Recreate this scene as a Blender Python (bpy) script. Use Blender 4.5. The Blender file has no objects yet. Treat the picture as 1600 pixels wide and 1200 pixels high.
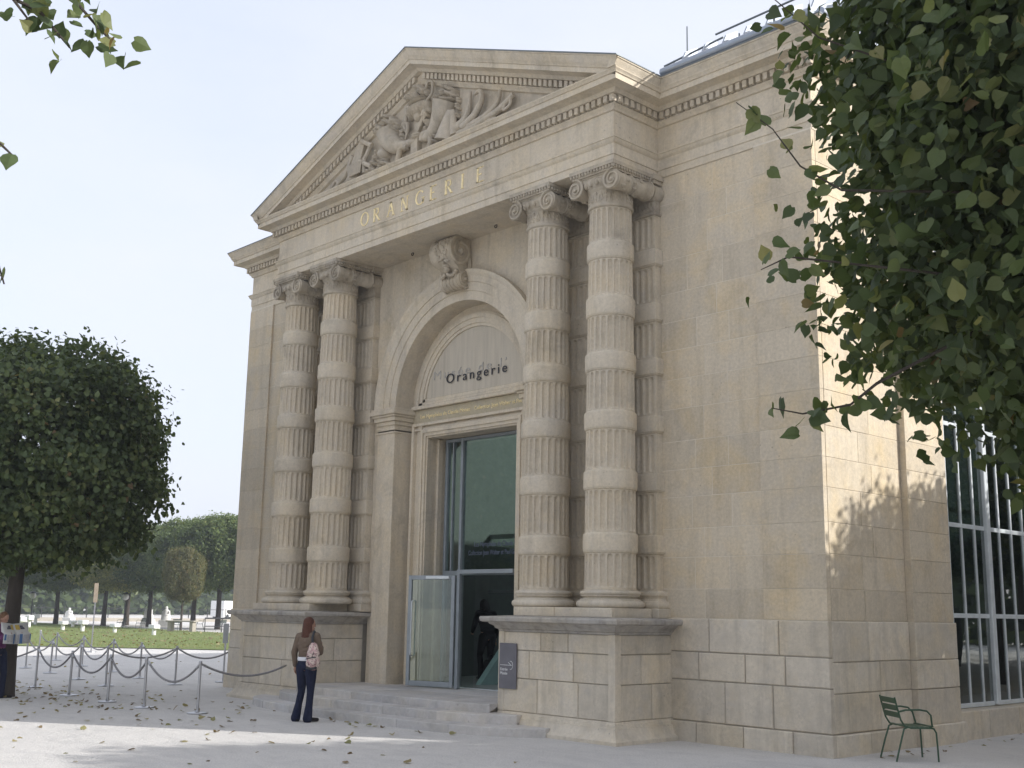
import bpy, bmesh, math, random
import numpy as np
from mathutils import Vector, Matrix
random.seed(7); RNG = np.random.default_rng(7)
sc = bpy.context.scene
COL = sc.collection
rad = math.radians

# ------------------------------------------------------------------ camera
cam_d = bpy.data.cameras.new('camera'); cam = bpy.data.objects.new('camera', cam_d); COL.objects.link(cam)
cam_d.sensor_width = 36.0; cam_d.lens = 1799.4454 / 1600 * 36.0
cam_d.clip_start = 0.05; cam_d.clip_end = 6000
YAW, PIT, ROL = -0.8159077, 0.1935026, 0.0174238
_f = Vector((math.sin(YAW)*math.cos(PIT), math.cos(YAW)*math.cos(PIT), math.sin(PIT)))
_r = Vector((math.cos(YAW), -math.sin(YAW), 0)); _u = _r.cross(_f)
_r2 = math.cos(ROL)*_r + math.sin(ROL)*_u; _u2 = -math.sin(ROL)*_r + math.cos(ROL)*_u
M = Matrix((_r2, _u2, -_f)).transposed().to_4x4(); M.translation = Vector((11.3957, -12.8293, 1.83))
cam.matrix_world = M
sc.camera = cam

# ------------------------------------------------------------------ sun, sky, exposure
SUN_EL = rad(27.8); SUN_H = Vector((1.0, 0.66)).normalized()
sun_dir = Vector((SUN_H.x*math.cos(SUN_EL), SUN_H.y*math.cos(SUN_EL), math.sin(SUN_EL)))
w = bpy.data.worlds.new('World'); sc.world = w; w.use_nodes = True
nt = w.node_tree; nt.nodes.clear()
out = nt.nodes.new('ShaderNodeOutputWorld'); bg = nt.nodes.new('ShaderNodeBackground')
sky = nt.nodes.new('ShaderNodeTexSky'); sky.sky_type = 'NISHITA'; sky.sun_disc = False
sky.sun_elevation = SUN_EL; sky.sun_rotation = math.atan2(SUN_H.x, SUN_H.y)
sky.air_density = 1.0; sky.dust_density = 3.0; sky.ozone_density = 1.0
tc = nt.nodes.new('ShaderNodeTexCoord'); mp = nt.nodes.new('ShaderNodeMapping'); mp.inputs['Scale'].default_value = (1.4, 1.4, 4.0)
nz = nt.nodes.new('ShaderNodeTexNoise'); nz.inputs['Scale'].default_value = 1.2; nz.inputs['Detail'].default_value = 6; nz.inputs['Roughness'].default_value = .55
rmp = nt.nodes.new('ShaderNodeMapRange'); rmp.inputs[1].default_value = .32; rmp.inputs[2].default_value = .70; rmp.inputs[3].default_value = .74; rmp.inputs[4].default_value = .99
mx = nt.nodes.new('ShaderNodeMix'); mx.data_type = 'RGBA'
mx.inputs[7].default_value = (2.92, 3.04, 3.42, 1)      # thin high veil of cloud
L = nt.links.new
L(tc.outputs['Generated'], mp.inputs['Vector']); L(mp.outputs[0], nz.inputs['Vector']); L(nz.outputs['Fac'], rmp.inputs[0])
L(rmp.outputs[0], mx.inputs[0]); L(sky.outputs[0], mx.inputs[6]); L(mx.outputs[2], bg.inputs['Color']); L(bg.outputs[0], out.inputs[0])
bg.inputs['Strength'].default_value = 0.12
sd = bpy.data.lights.new('sun', 'SUN'); sd.energy = 2.0; sd.angle = rad(0.6); sd.color = (1.0, .975, .945)
so = bpy.data.objects.new('sun', sd); COL.objects.link(so)
so.rotation_euler = sun_dir.to_track_quat('Z', 'Y').to_euler()
so.location = (20, 10, 30)
vs = sc.view_settings; vs.view_transform = 'Standard'; vs.look = 'None'; vs.gamma = 1.0; vs.use_curve_mapping = False
vs.exposure = 1.41
sc.cycles.max_bounces = 6; sc.cycles.diffuse_bounces = 3; sc.cycles.glossy_bounces = 3; sc.cycles.transmission_bounces = 4
sc.cycles.transparent_max_bounces = 12; sc.cycles.caustics_reflective = False; sc.cycles.caustics_refractive = False
sc.cycles.use_denoising = True
sc.cycles.use_adaptive_sampling = True; sc.cycles.adaptive_threshold = .014

# ------------------------------------------------------------------ mesh helpers
class MB:
    def __init__(s): s.v = []; s.f = []; s.mi = []; s.cur = 0
    def add(s, vs, fs):
        n = len(s.v); s.v += [tuple(p) for p in vs]; s.f += [tuple(i+n for i in f) for f in fs]; s.mi += [s.cur]*len(fs); return s
    def box(s, x0, x1, y0, y1, z0, z1, M=None):
        vs = [(x, y, z) for z in (z0, z1) for y in (y0, y1) for x in (x0, x1)]
        if M: vs = [tuple(M @ Vector(p)) for p in vs]
        return s.add(vs, [(0,2,3,1), (4,5,7,6), (0,1,5,4), (1,3,7,5), (3,2,6,7), (2,0,4,6)])
    def cbox(s, x0, x1, y0, y1, z0, z1, c=.01, M=None):      # chamfered box
        vs = []
        for z, k in ((z0, c), (z0+c, 0), (z1-c, 0), (z1, c)):
            a, b, d, e = x0+k, x1-k, y0+k, y1-k
            q = c if k == 0 else c*.4
            vs += [(a+q, d, z), (b-q, d, z), (b, d+q, z), (b, e-q, z), (b-q, e, z), (a+q, e, z), (a, e-q, z), (a, d+q, z)]
        if M: vs = [tuple(M @ Vector(p)) for p in vs]
        fs = [tuple(range(7, -1, -1)), tuple(range(24, 32))]
        for r in range(3):
            for i in range(8): j = (i+1) % 8; fs.append((r*8+i, r*8+j, r*8+8+j, r*8+8+i))
        return s.add(vs, fs)
    def lathe(s, prof, n=32, M=None, cap=True, sx=1, sy=1):
        vs = []; k = len(prof)
        for (r, z) in prof:
            for i in range(n):
                a = 2*math.pi*i/n; vs.append((r*math.cos(a)*sx, r*math.sin(a)*sy, z))
        fs = [(r*n+i, r*n+(i+1) % n, r*n+n+(i+1) % n, r*n+n+i) for r in range(k-1) for i in range(n)]
        if cap: fs += [tuple(range(n-1, -1, -1)), tuple(range((k-1)*n, k*n))]
        if M: vs = [tuple(M @ Vector(p)) for p in vs]
        return s.add(vs, fs)
    def tube(s, pts, r, n=8, cap=True, flat=None):          # pts list, r scalar or list
        pts = [Vector(p) for p in pts]; k = len(pts)
        rs = r if isinstance(r, (list, tuple)) else [r]*k
        vs = []; up = None
        for i, p in enumerate(pts):
            t = (pts[min(i+1, k-1)] - pts[max(i-1, 0)])
            if t.length < 1e-9: t = Vector((0, 0, 1))
            t.normalize()
            if up is None:
                up = Vector((0, 0, 1)) if abs(t.z) < .9 else Vector((1, 0, 0))
            a = up - t*up.dot(t)
            if a.length < 1e-6: a = Vector((1, 0, 0)) - t*t.x
            a.normalize(); b = t.cross(a); up = a
            for j in range(n):
                q = 2*math.pi*j/n; o = a*math.cos(q)*rs[i] + b*math.sin(q)*rs[i]
                if flat: o = Vector((o.x*flat[0], o.y*flat[1], o.z*flat[2]))
                vs.append(p+o)
        fs = [(i*n+j, i*n+(j+1) % n, i*n+n+(j+1) % n, i*n+n+j) for i in range(k-1) for j in range(n)]
        if cap: fs += [tuple(range(n-1, -1, -1)), tuple(range((k-1)*n, k*n))]
        return s.add(vs, fs)
    def ball(s, c, r, nu=12, nv=8, M=None):
        rx, ry, rz = r if isinstance(r, (list, tuple)) else (r, r, r)
        vs = [(c[0], c[1], c[2]-rz)]
        for i in range(1, nv):
            p = -math.pi/2 + math.pi*i/nv
            for j in range(nu):
                a = 2*math.pi*j/nu; vs.append((c[0]+rx*math.cos(p)*math.cos(a), c[1]+ry*math.cos(p)*math.sin(a), c[2]+rz*math.sin(p)))
        vs.append((c[0], c[1], c[2]+rz)); e = len(vs)-1
        fs = [(0, 1+(j+1) % nu, 1+j) for j in range(nu)]
        for i in range(nv-2):
            for j in range(nu): fs.append((1+i*nu+j, 1+i*nu+(j+1) % nu, 1+(i+1)*nu+(j+1) % nu, 1+(i+1)*nu+j))
        fs += [(e, 1+(nv-2)*nu+j, 1+(nv-2)*nu+(j+1) % nu) for j in range(nu)]
        if M: vs = [tuple(M @ Vector(p)) for p in vs]
        return s.add(vs, fs)
    def prism(s, poly, a0, a1, axis='y'):                    # poly 2D extruded along axis
        n = len(poly)
        def P(p, a): return (p[0], a, p[1]) if axis == 'y' else ((a, p[0], p[1]) if axis == 'x' else (p[0], p[1], a))
        vs = [P(p, a0) for p in poly] + [P(p, a1) for p in poly]
        fs = [tuple(range(n-1, -1, -1)), tuple(range(n, 2*n))] + [(i, (i+1) % n, n+(i+1) % n, n+i) for i in range(n)]
        return s.add(vs, fs)
    def sweep(s, prof, path, closed_ends=True):              # prof [(o,z)] outward to the right of travel; mitred plan path
        k = len(prof); P = [Vector(p) for p in path]; n = len(P); vs = []
        for i in range(n):
            d0 = (P[i]-P[i-1]).normalized() if i > 0 else None
            d1 = (P[i+1]-P[i]).normalized() if i < n-1 else None
            n0 = Vector((d0.y, -d0.x)) if d0 else None; n1 = Vector((d1.y, -d1.x)) if d1 else None
            if n0 is None: m = n1
            elif n1 is None: m = n0
            else: m = (n0+n1); m = m/(m.dot(n0))
            for (o, z) in prof: q = P[i]+m*o; vs.append((q.x, q.y, z))
        fs = [(i*k+j, i*k+j+1, (i+1)*k+j+1, (i+1)*k+j) for i in range(n-1) for j in range(k-1)]
        if closed_ends: fs += [tuple(range(k)), tuple(range((n-1)*k+k-1, (n-1)*k-1, -1))]
        return s.add(vs, fs)
    def mesh(s, name, smooth=None):
        me = bpy.data.meshes.new(name); me.from_pydata(s.v, [], s.f)
        if any(s.mi): me.polygons.foreach_set('material_index', s.mi)
        bm = bmesh.new(); bm.from_mesh(me); bmesh.ops.recalc_face_normals(bm, faces=bm.faces); bm.to_mesh(me); bm.free()
        if smooth is not None:
            me.polygons.foreach_set('use_smooth', [True]*len(me.polygons)); me.set_sharp_from_angle(angle=rad(smooth))
        me.update(); return me
    def build(s, name, mats, parent=None, smooth=None):
        return link(name, s.mesh(name, smooth), mats, parent)

def link(name, me, mats, parent=None):
    o = bpy.data.objects.new(name, me); COL.objects.link(o)
    if me is not None and not me.materials:
        for m in (mats if isinstance(mats, (list, tuple)) else [mats]): me.materials.append(m)
    if parent: o.parent = parent
    return o
def empty(name, loc=(0, 0, 0), rz=0, parent=None):
    o = bpy.data.objects.new(name, None); COL.objects.link(o); o.location = loc; o.rotation_euler = (0, 0, rz)
    o.empty_display_size = .2
    if parent: o.parent = parent
    return o
def tag(o, label=None, cat=None, group=None, kind=None):
    if label: o['label'] = label
    if cat: o['category'] = cat
    if group: o['group'] = group
    if kind: o['kind'] = kind
    return o
def copy_tree(o, parent=None):
    c = o.copy(); COL.objects.link(c); c.parent = parent
    for ch in list(o.children): copy_tree(ch, c)
    return c
def arc(cx, cy, r, a0, a1, n): return [(cx+r*math.cos(a0+(a1-a0)*i/n), cy+r*math.sin(a0+(a1-a0)*i/n)) for i in range(n+1)]

# ------------------------------------------------------------------ material helpers
class MT:
    def __init__(s, name, rough=.8, spec=.3, metal=0):
        s.m = bpy.data.materials.new(name); s.m.use_nodes = True; s.t = s.m.node_tree; s.b = s.t.nodes['Principled BSDF']
        s.b.inputs['Roughness'].default_value = rough; s.b.inputs['Specular IOR Level'].default_value = spec; s.b.inputs['Metallic'].default_value = metal
    def n(s, ty, **k):
        o = s.t.nodes.new(ty)
        for a, v in k.items(): setattr(o, a, v)
        return o
    def l(s, a, b): s.t.links.new(a, b)
    def pos(s, scale=(1, 1, 1), src='pos'):
        if src == 'pos': g = s.n('ShaderNodeNewGeometry').outputs['Position']
        else: g = s.n('ShaderNodeTexCoord').outputs['Object']
        mp = s.n('ShaderNodeMapping'); mp.inputs['Scale'].default_value = scale; s.l(g, mp.inputs['Vector']); return mp.outputs[0]
    def noise(s, vec, scale, detail=4, rough=.55, dist=0):
        o = s.n('ShaderNodeTexNoise'); o.inputs['Scale'].default_value = scale; o.inputs['Detail'].default_value = detail
        o.inputs['Roughness'].default_value = rough; o.inputs['Distortion'].default_value = dist; s.l(vec, o.inputs['Vector']); return o.outputs['Fac']
    def rng(s, x, a, b, c, d):
        o = s.n('ShaderNodeMapRange'); s.l(x, o.inputs[0])
        for i, v in enumerate((a, b, c, d)): o.inputs[i+1].default_value = v
        return o.outputs[0]
    def math(s, op, a, b):
        o = s.n('ShaderNodeMath', operation=op)
        for i, v in enumerate((a, b)):
            if isinstance(v, (int, float)): o.inputs[i].default_value = v
            else: s.l(v, o.inputs[i])
        return o.outputs[0]
    def mix(s, f, a, b, mode='MIX'):
        o = s.n('ShaderNodeMix', data_type='RGBA', blend_type=mode)
        if isinstance(f, (int, float)): o.inputs[0].default_value = f
        else: s.l(f, o.inputs[0])
        for i, v in ((6, a), (7, b)):
            if isinstance(v, (tuple, list)): o.inputs[i].default_value = (*v[:3], 1)
            else: s.l(v, o.inputs[i])
        return o.outputs[2]
    def gray(s, x):
        o = s.n('ShaderNodeCombineColor')
        for i in range(3): s.l(x, o.inputs[i])
        return o.outputs[0]
    def bump(s, h, strength=.3, dist=.01):
        o = s.n('ShaderNodeBump'); o.inputs['Strength'].default_value = strength; o.inputs['Distance'].default_value = dist
        s.l(h, o.inputs['Height']); s.l(o.outputs[0], s.b.inputs['Normal'])
    def col(s, c):
        if isinstance(c, (tuple, list)): s.b.inputs['Base Color'].default_value = (*c[:3], 1)
        else: s.l(c, s.b.inputs['Base Color'])
        return s

def stone(name, c1, c2, bv=.10, streak=.25, lichen=0.0, bump=.35, warm=.5, soot=.3):
    t = MT(name, .92, .15)
    p = t.pos()
    c = t.mix(t.rng(t.noise(p, .45, 6, .6), .3, .7, 0, 1), c1, c2)
    c = t.mix(t.rng(t.noise(p, 1.6, 5, .6, .4), .45, .75, 0, warm), c, (c1[0]*1.04, c1[1]*.95, c1[2]*.76))
    c = t.mix(t.rng(t.noise(p, 2.7, 6, .62, .6), .52, .72, 0, .35), c, (c2[0]*.92, c2[1]*.97, c2[2]*1.10))        # cool grey clouds in the stone
    st = t.noise(t.pos((3.2, 3.2, .3)), 1.3, 6, .65, .3)
    c = t.mix(t.rng(st, .50, .72, 0, streak), c, (c2[0]*.50, c2[1]*.49, c2[2]*.47))                                  # rain streaks
    c = t.mix(t.rng(t.noise(t.pos((5, 5, .6)), 2.1, 5, .6), .60, .72, 0, .30), c, (c1[0]*1.22, c1[1]*1.22, c1[2]*1.25))   # pale lime runs
    so_ = t.noise(p, 1.1, 9, .70, .8)
    c = t.mix(t.rng(so_, .53, .68, 0, soot), c, (c2[0]*.42, c2[1]*.41, c2[2]*.40))                                     # soot patches
    fine = t.noise(p, 22, 8, .7)
    c = t.mix(1.0, c, t.gray(t.rng(fine, .25, .75, .82, 1.15)), 'MULTIPLY')
    rnd = t.n('ShaderNodeObjectInfo').outputs['Random']
    c = t.mix(1.0, c, t.gray(t.rng(rnd, 0, 1, 1-bv, 1+bv)), 'MULTIPLY')
    r2_ = t.math('FRACT', t.math('MULTIPLY', rnd, 37.7), 0)
    c = t.mix(t.rng(r2_, .6, 1, 0, min(.9, bv*5)), c, t.mix(1.0, c, (1.03, .985, .90), 'MULTIPLY'))
    vo = t.n('ShaderNodeTexVoronoi'); vo.inputs['Scale'].default_value = 9; t.l(p, vo.inputs['Vector'])
    sp = t.math('MULTIPLY', t.rng(vo.outputs['Distance'], .05, .14, 1, 0), t.rng(t.noise(p, .9, 3), .5, .65, 0, .5))
    c = t.mix(sp, c, (.09, .08, .065))
    if lichen:
        ln = t.noise(p, 5.5, 9, .72)
        c = t.mix(t.rng(ln, .48, .64, 0, lichen), c, (.13, .12, .105))
    t.col(c)
    h = t.math('ADD', t.math('MULTIPLY', t.noise(p, 60, 4, .7), .5), t.noise(p, 12, 5, .6))
    t.bump(h, bump, .012)
    return t.m
S_A = (.60, .52, .395); S_B = (.525, .458, .355)
m_stone = stone('limestone', (.64, .56, .435), (.55, .485, .385), .04, .36, .06, .45, .4, .34)
m_block = stone('limestone_block', (.62, .535, .405), (.54, .47, .365), .07, .30, 0, .4, .7, .22)
m_base = stone('limestone_base', (.67, .60, .485), (.57, .51, .42), .09, .38, .14, .6, .5, .28)
m_carved = stone('limestone_carved', (.54, .475, .375), (.46, .405, .325), .04, .5, .25, .5, .4, .5)
m_ledge = stone('limestone_ledge', (.48, .45, .41), (.37, .35, .32), .06, .3, .5, .7)
m_step = stone('step_stone', (.58, .56, .54), (.49, .475, .46), .10, .12, .15, .6)
def flat(name, c, rough=.6, spec=.3, metal=0, var=.12, scale=6):
    t = MT(name, rough, spec, metal); p = t.pos()
    t.col(t.mix(1.0, c, t.gray(t.rng(t.noise(p, scale, 5, .6), .25, .75, 1-var, 1+var)), 'MULTIPLY')); return t.m
m_mortar = flat('pale_mortar', (.66, .595, .49), .95, .1)
m_mortar_d = flat('dark_mortar', (.36, .325, .27), .95, .1)
m_wood = None
m_steel = flat('painted_steel', (.30, .33, .35), .4, .5, .2)
m_alu = flat('pale_aluminium', (.66, .70, .71), .35, .5, .15)
m_zinc = flat('zinc_sheet', (.30, .33, .37), .32, .5, .6)
m_gold = flat('gilding', (.92, .76, .42), .5, .5, .1, .3, 14)
m_dark = flat('dark_lettering', (.03, .03, .035), .5)
m_ghost = flat('worn_blue_lettering', (.40, .375, .335), .8, .2, 0, .25, 14)
m_white = flat('white_paint', (.80, .80, .78), .5)
m_black = flat('black_paint', (.03, .032, .035), .45)
m_lead = flat('lead_flashing', (.16, .18, .19), .5, .4, .3)
def glass(name, tint, refl=1.0, refl_add=.04):
    m = bpy.data.materials.new(name); m.use_nodes = True; t = m.node_tree; t.nodes.clear()
    o = t.nodes.new('ShaderNodeOutputMaterial'); tr = t.nodes.new('ShaderNodeBsdfTransparent'); tr.inputs[0].default_value = (*tint, 1)
    gl = t.nodes.new('ShaderNodeBsdfGlossy'); gl.inputs['Roughness'].default_value = .015; gl.inputs[0].default_value = (.95, 1, .98, 1)
    lw = t.nodes.new('ShaderNodeLayerWeight'); lw.inputs[0].default_value = .5
    pw = t.nodes.new('ShaderNodeMath'); pw.operation = 'POWER'; pw.inputs[1].default_value = 5; t.links.new(lw.outputs['Facing'], pw.inputs[0])
    fr = t.nodes.new('ShaderNodeMath'); fr.operation = 'MULTIPLY_ADD'; fr.inputs[1].default_value = .96; fr.inputs[2].default_value = .04; t.links.new(pw.outputs[0], fr.inputs[0])
    ml = t.nodes.new('ShaderNodeMath'); ml.operation = 'MULTIPLY_ADD'; ml.inputs[1].default_value = refl; ml.inputs[2].default_value = refl_add  # constant mirror share added on top of the falloff to lighten the panes
    mx = t.nodes.new('ShaderNodeMixShader')
    t.links.new(fr.outputs[0], ml.inputs[0]); t.links.new(ml.outputs[0], mx.inputs[0]); t.links.new(tr.outputs[0], mx.inputs[1]); t.links.new(gl.outputs[0], mx.inputs[2])
    t.links.new(mx.outputs[0], o.inputs[0]); return m
m_glass = glass('green_door_glass', (.81, .875, .85), 1.5, .035)
m_winglass = glass('dark_window_glass', (.30, .38, .36), 1.8, .09)
m_clear = glass('clear_door_glass', (.80, .85, .81), 1.3, .03)

# ================================================================== GROUND
W, D, R = 9.7355, 1.0754, 2.886
XC = -W/2; YB = 30.0
t = MT('sandy_gravel', .95, .1); p = t.pos()
c = t.mix(t.rng(t.noise(p, .25, 6, .6), .3, .7, 0, 1), (.71, .685, .645), (.63, .61, .58))
c = t.mix(t.rng(t.noise(p, 2.2, 6, .65), .5, .75, 0, .4), c, (.48, .47, .46))
c = t.mix(1.0, c, t.gray(t.rng(t.noise(p, 45, 8, .75), .25, .75, .62, 1.30)), 'MULTIPLY')
c = t.mix(t.rng(t.noise(t.pos((.5, 1.6, 1)), 1.1, 7, .7, 1.2), .48, .68, 0, .45), c, (.50, .485, .465))
vo = t.n('ShaderNodeTexVoronoi'); vo.inputs['Scale'].default_value = 30; t.l(p, vo.inputs['Vector'])
c = t.mix(t.rng(vo.outputs['Distance'], .06, .2, .5, 0), c, (.40, .39, .38))
t.col(c); t.bump(t.math('ADD', t.noise(p, 70, 4, .7), t.math('MULTIPLY', t.noise(p, 3.5, 6, .7), 2.6)), .8, .02); m_gravel = t.m
g = MB()
N = 40
xs = sorted(set([-3000, -800, -300] + list(np.linspace(-130, 40, N)) + [200, 900, 3000])); ys = sorted(set([-3000, -600, -150] + list(np.linspace(-50, 80, N)) + [250, 900, 3000]))
vv = []
for y in ys:
    for x in xs:
        inn = -14 < x < 8 and -6 < y < 12
        vv.append((x, y, 0.0 if inn or abs(x) > 120 or abs(y) > 78 else .02*math.sin(x*.31+y*.17)*0))
nx = len(xs)
g.add(vv, [(j*nx+i, j*nx+i+1, (j+1)*nx+i+1, (j+1)*nx+i) for j in range(len(ys)-1) for i in range(nx-1)])
gr = g.build('ground', m_gravel); tag(gr, 'pale sandy gravel ground of the garden forecourt', 'ground', kind='structure')

# ================================================================== MUSEUM
mus = tag(empty('museum_building', (XC, 3, 0)), 'pale limestone museum building with columned pediment entrance', 'building')
def part(name, mb_or_me, mat, parent=None, smooth=None):
    o = mb_or_me.build(name, mat, None, smooth) if isinstance(mb_or_me, MB) else link(name, mb_or_me, mat)
    setp(o, parent or mus); return o
def wloc(o):
    v = Vector((0, 0, 0))
    while o: v += o.location; o = o.parent
    return v
def setp(o, parent):          # parent keeping the world place (parents only carry translations here)
    wl = o.location.copy(); o.parent = parent; o.location = wl - wloc(parent); return o
def pempty(name, parent): return setp(empty(name), parent)

E1 = [(-.25, 8.78), (0, 8.78), (0, 8.905), (.014, 8.91), (.014, 9.085), (.032, 9.10), (.055, 9.13), (.062, 9.16), (.075, 9.165), (.075, 9.19), (.0, 9.20), (0, 9.63),
      (.03, 9.64), (.045, 9.68), (.085, 9.715), (.085, 9.728), (.055, 9.73), (.055, 9.85), (.15, 9.86), (.165, 9.885), (.185, 9.92), (.335, 9.955), (.338, 9.945), (.36, 9.945),
      (.36, 10.04), (.378, 10.045), (.39, 10.075), (.41, 10.095), (.415, 10.115), (-.2, 10.16)]
PATH = [(-W-R, YB), (-W-R, D), (-W, D), (-W, 0), (0, 0), (0, D), (R, D), (R, YB)]
ent = part('entablature', MB().sweep(E1, PATH), m_stone, None, 30)
CY = [(.25, 10.11), (.414, 10.117), (.42, 10.13), (.432, 10.155), (.455, 10.19), (.462, 10.215), (.475, 10.22), (.475, 10.248), (.30, 10.262)]
part('crown_moulding', MB().sweep(CY, [(0, -.44), (0, D), (R, D), (R, YB)]), m_stone, ent, 30)
part('crown_moulding', MB().sweep(CY, [(-W-R, YB), (-W-R, D), (-W, D), (-W, -.44)]), m_stone, ent, 30)
FL = [(.30, 10.25), (.485, 10.245), (.487, 10.262), (.30, 10.272)]
part('flashing', MB().sweep(FL, [(0, -.40), (0, D), (R, D), (R, YB)]), m_lead, ent)
part('flashing', MB().sweep(FL, [(-W-R, YB), (-W-R, D), (-W, D), (-W, -.40)]), m_lead, ent)
part('soffit', MB().box(-W+.03, -.03, .03, 1.5, 8.784, 8.98), m_stone, ent)
# dentils: about 6 px each, one course per part
dm = MB()
def dent_line(p0, p1, ndir):
    p0, p1 = Vector(p0), Vector(p1); L_ = (p1-p0).length; n = int(L_/.125); d = (p1-p0).normalized(); nn = Vector(ndir)
    for i in range(n):
        a = p0+d*(L_/n*(i+.2)); b = p0+d*(L_/n*(i+.8)); q = [a+nn*.05, b+nn*.05, b+nn*.14, a+nn*.14]
        dm.add([(v.x, v.y, z) for z in (9.74, 9.848) for v in q], [(0, 3, 2, 1), (4, 5, 6, 7), (0, 1, 5, 4), (1, 2, 6, 5), (2, 3, 7, 6), (3, 0, 4, 7)])
dent_line((-W-.13, 0), (.13, 0), (0, -1)); dent_line((0, -.05), (0, D-.14), (1, 0)); dent_line((-W, -.05), (-W, D-.14), (-1, 0))
dent_line((.14, D), (R+.13, D), (0, -1)); dent_line((-W-R-.13, D), (-W-.14, D), (0, -1)); dent_line((R, D-.05), (R, 14), (1, 0))
tag(part('dentil_course', dm, m_stone, ent), kind='stuff')
# ---- pediment
ped = pempty('pediment', mus)
TOPZ, TIPX = 12.311, .475
SL = (TOPZ-10.25)/(TIPX-XC)
def rz_(X): return TOPZ - SL*abs(X-XC)
RK = [(-.03, -.62), (.03, -.60), (.045, -.565), (.085, -.53), (.085, -.515), (.055, -.513), (.055, -.385), (.15, -.375), (.165, -.35), (.185, -.315), (.335, -.28), (.338, -.29), (.36, -.29),
      (.36, -.205), (.378, -.20), (.39, -.165), (.41, -.145), (.42, -.125), (.432, -.095), (.455, -.055), (.462, -.03), (.475, -.025), (.475, 0), (-.3, .05)]
for s in (1, -1):
    mb = MB(); k = len(RK); vs = []
    for (o, dz) in RK: vs.append((XC, -o, TOPZ+dz))
    for (o, dz) in RK:
        X = max(o, -.02); vs.append((XC+s*(X-XC), -o, rz_(X)+dz))
    mb.add(vs, [(j, j+1, k+j+1, k+j) for j in range(k-1)] + [tuple(range(k, 2*k))])
    part('raking_cornice', mb, m_stone, ped, 30)
    fl = MB(); FP = [(.33, .0), (.487, -.003), (.489, .018), (.33, .03)]
    fl.add([(XC, -o, TOPZ+dz) for o, dz in FP] + [(XC+s*(.487-XC), -o, rz_(.487)+dz) for o, dz in FP], [(0, 1, 5, 4), (1, 2, 6, 5), (2, 3, 7, 6), (4, 5, 6, 7)])
    part('flashing', fl, m_lead, ped)
    dm = MB(); n = 39
    for i in range(n):
        Xa = -.02 + (XC+.10+.02)*(i+.2)/n; Xb = -.02 + (XC+.10+.02)*(i+.8)/n
        za, zb = rz_(Xa), rz_(Xb); Xa, Xb = XC+s*(Xa-XC), XC+s*(Xb-XC)
        dm.add([(Xa, -.04, za-.505), (Xb, -.04, zb-.505), (Xb, -.04, zb-.388), (Xa, -.04, za-.388), (Xa, -.135, za-.505), (Xb, -.135, zb-.505), (Xb, -.135, zb-.388), (Xa, -.135, za-.388)],
               [(0, 1, 2, 3), (4, 7, 6, 5), (0, 4, 5, 1), (1, 5, 6, 2), (2, 6, 7, 3), (3, 7, 4, 0)])
    tag(part('dentil_course', dm, m_stone, ped), kind='stuff')
part('tympanum', MB().prism([(-W+.2, 10.08), (-.2, 10.08), (XC, 11.95)], .02, .5), m_carved, ped)
# relief carving: every carved motif its own mesh
def RX(x): return XC+x
def ell(mb, x, z, rx, rz, ry=.09): mb.ball((RX(x), .0, z), (rx*.94, ry*1.45, rz*.94), 12, 8)
def stroke(mb, pts, r, y=.0, n=8):
    # resample smoothly
    P = [Vector((RX(a), -y*1.4-.02, b)) for a, b in pts]; Q = []
    m = len(P)
    for i in range(m-1):
        p0, p1, p2, p3 = P[max(i-1, 0)], P[i], P[i+1], P[min(i+2, m-1)]
        for q in range(6):
            u = q/6; Q.append(.5*((2*p1)+(-p0+p2)*u+(2*p0-5*p1+4*p2-p3)*u*u+(-p0+3*p1-3*p2+p3)*u**3))
    Q.append(P[-1]); nn = len(Q)
    rs = [r[0]+(r[1]-r[0])*i/(nn-1) for i in range(nn)] if isinstance(r, tuple) else r
    mb.tube(Q, rs, n)
ur = MB()
for i in range(9):
    a = -math.pi/2*.9 + math.pi*.9*i/8; ell(ur, -.06+.27*math.sin(a), 11.20, .055, .15, .08+.08*math.cos(a))
ell(ur, -.06, 11.20, .27, .16, .13); ell(ur, -.06, 11.06, .14, .12, .10); ell(ur, -.07, 11.36, .30, .035, .15); ell(ur, -.07, 11.41, .27, .03, .13)
ur.prism([(RX(-.17), 10.95), (RX(.05), 10.95), (RX(-.08), 10.72), (RX(-.15), 10.72)], -.05, .03)
ell(ur, -.12, 10.70, .16, .06, .09); ur.box(RX(-.22), RX(-.02), -.09, .03, 10.15, 10.68); ell(ur, -.12, 10.64, .2, .05, .1)
stroke(ur, [(.22, 11.3), (.36, 11.4), (.36, 11.62), (.22, 11.66), (.16, 11.5)], .028, .04)
stroke(ur, [(-.3, 11.3), (-.42, 11.36), (-.40, 11.22), (-.30, 11.18)], .04, .04)
part('urn', ur, m_carved, ped, 50)
fr = MB()
for i in range(42):
    a = random.uniform(-1, 1); ell(fr, -.07+.26*a, 11.45+random.uniform(0, .25)*(1-abs(a)*.8), random.uniform(.03, .06), random.uniform(.035, .075), random.uniform(.08, .17))
part('fruit_heap', fr, m_carved, ped, 60)
fr = MB()
for i in range(46):
    a = random.uniform(-1, 1); ell(fr, .76+.26*a, 11.10+random.uniform(0, .30)*(1-abs(a)*.6), random.uniform(.03, .075), random.uniform(.03, .07), random.uniform(.07, .17))
for i in range(8): ell(fr, 1.06+random.uniform(-.03, .05), 11.05-.05*i, .035, .035, .07)
part('fruit_heap', fr, m_carved, ped, 60)
fr = MB()
for i in range(46):
    a = random.uniform(-1, 1); ell(fr, -.98+.30*a, 11.03+random.uniform(0, .33)*(1-abs(a)*.7), random.uniform(.035, .085), random.uniform(.035, .08), random.uniform(.07, .18))
part('fruit_heap', fr, m_carved, ped, 60)
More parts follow.
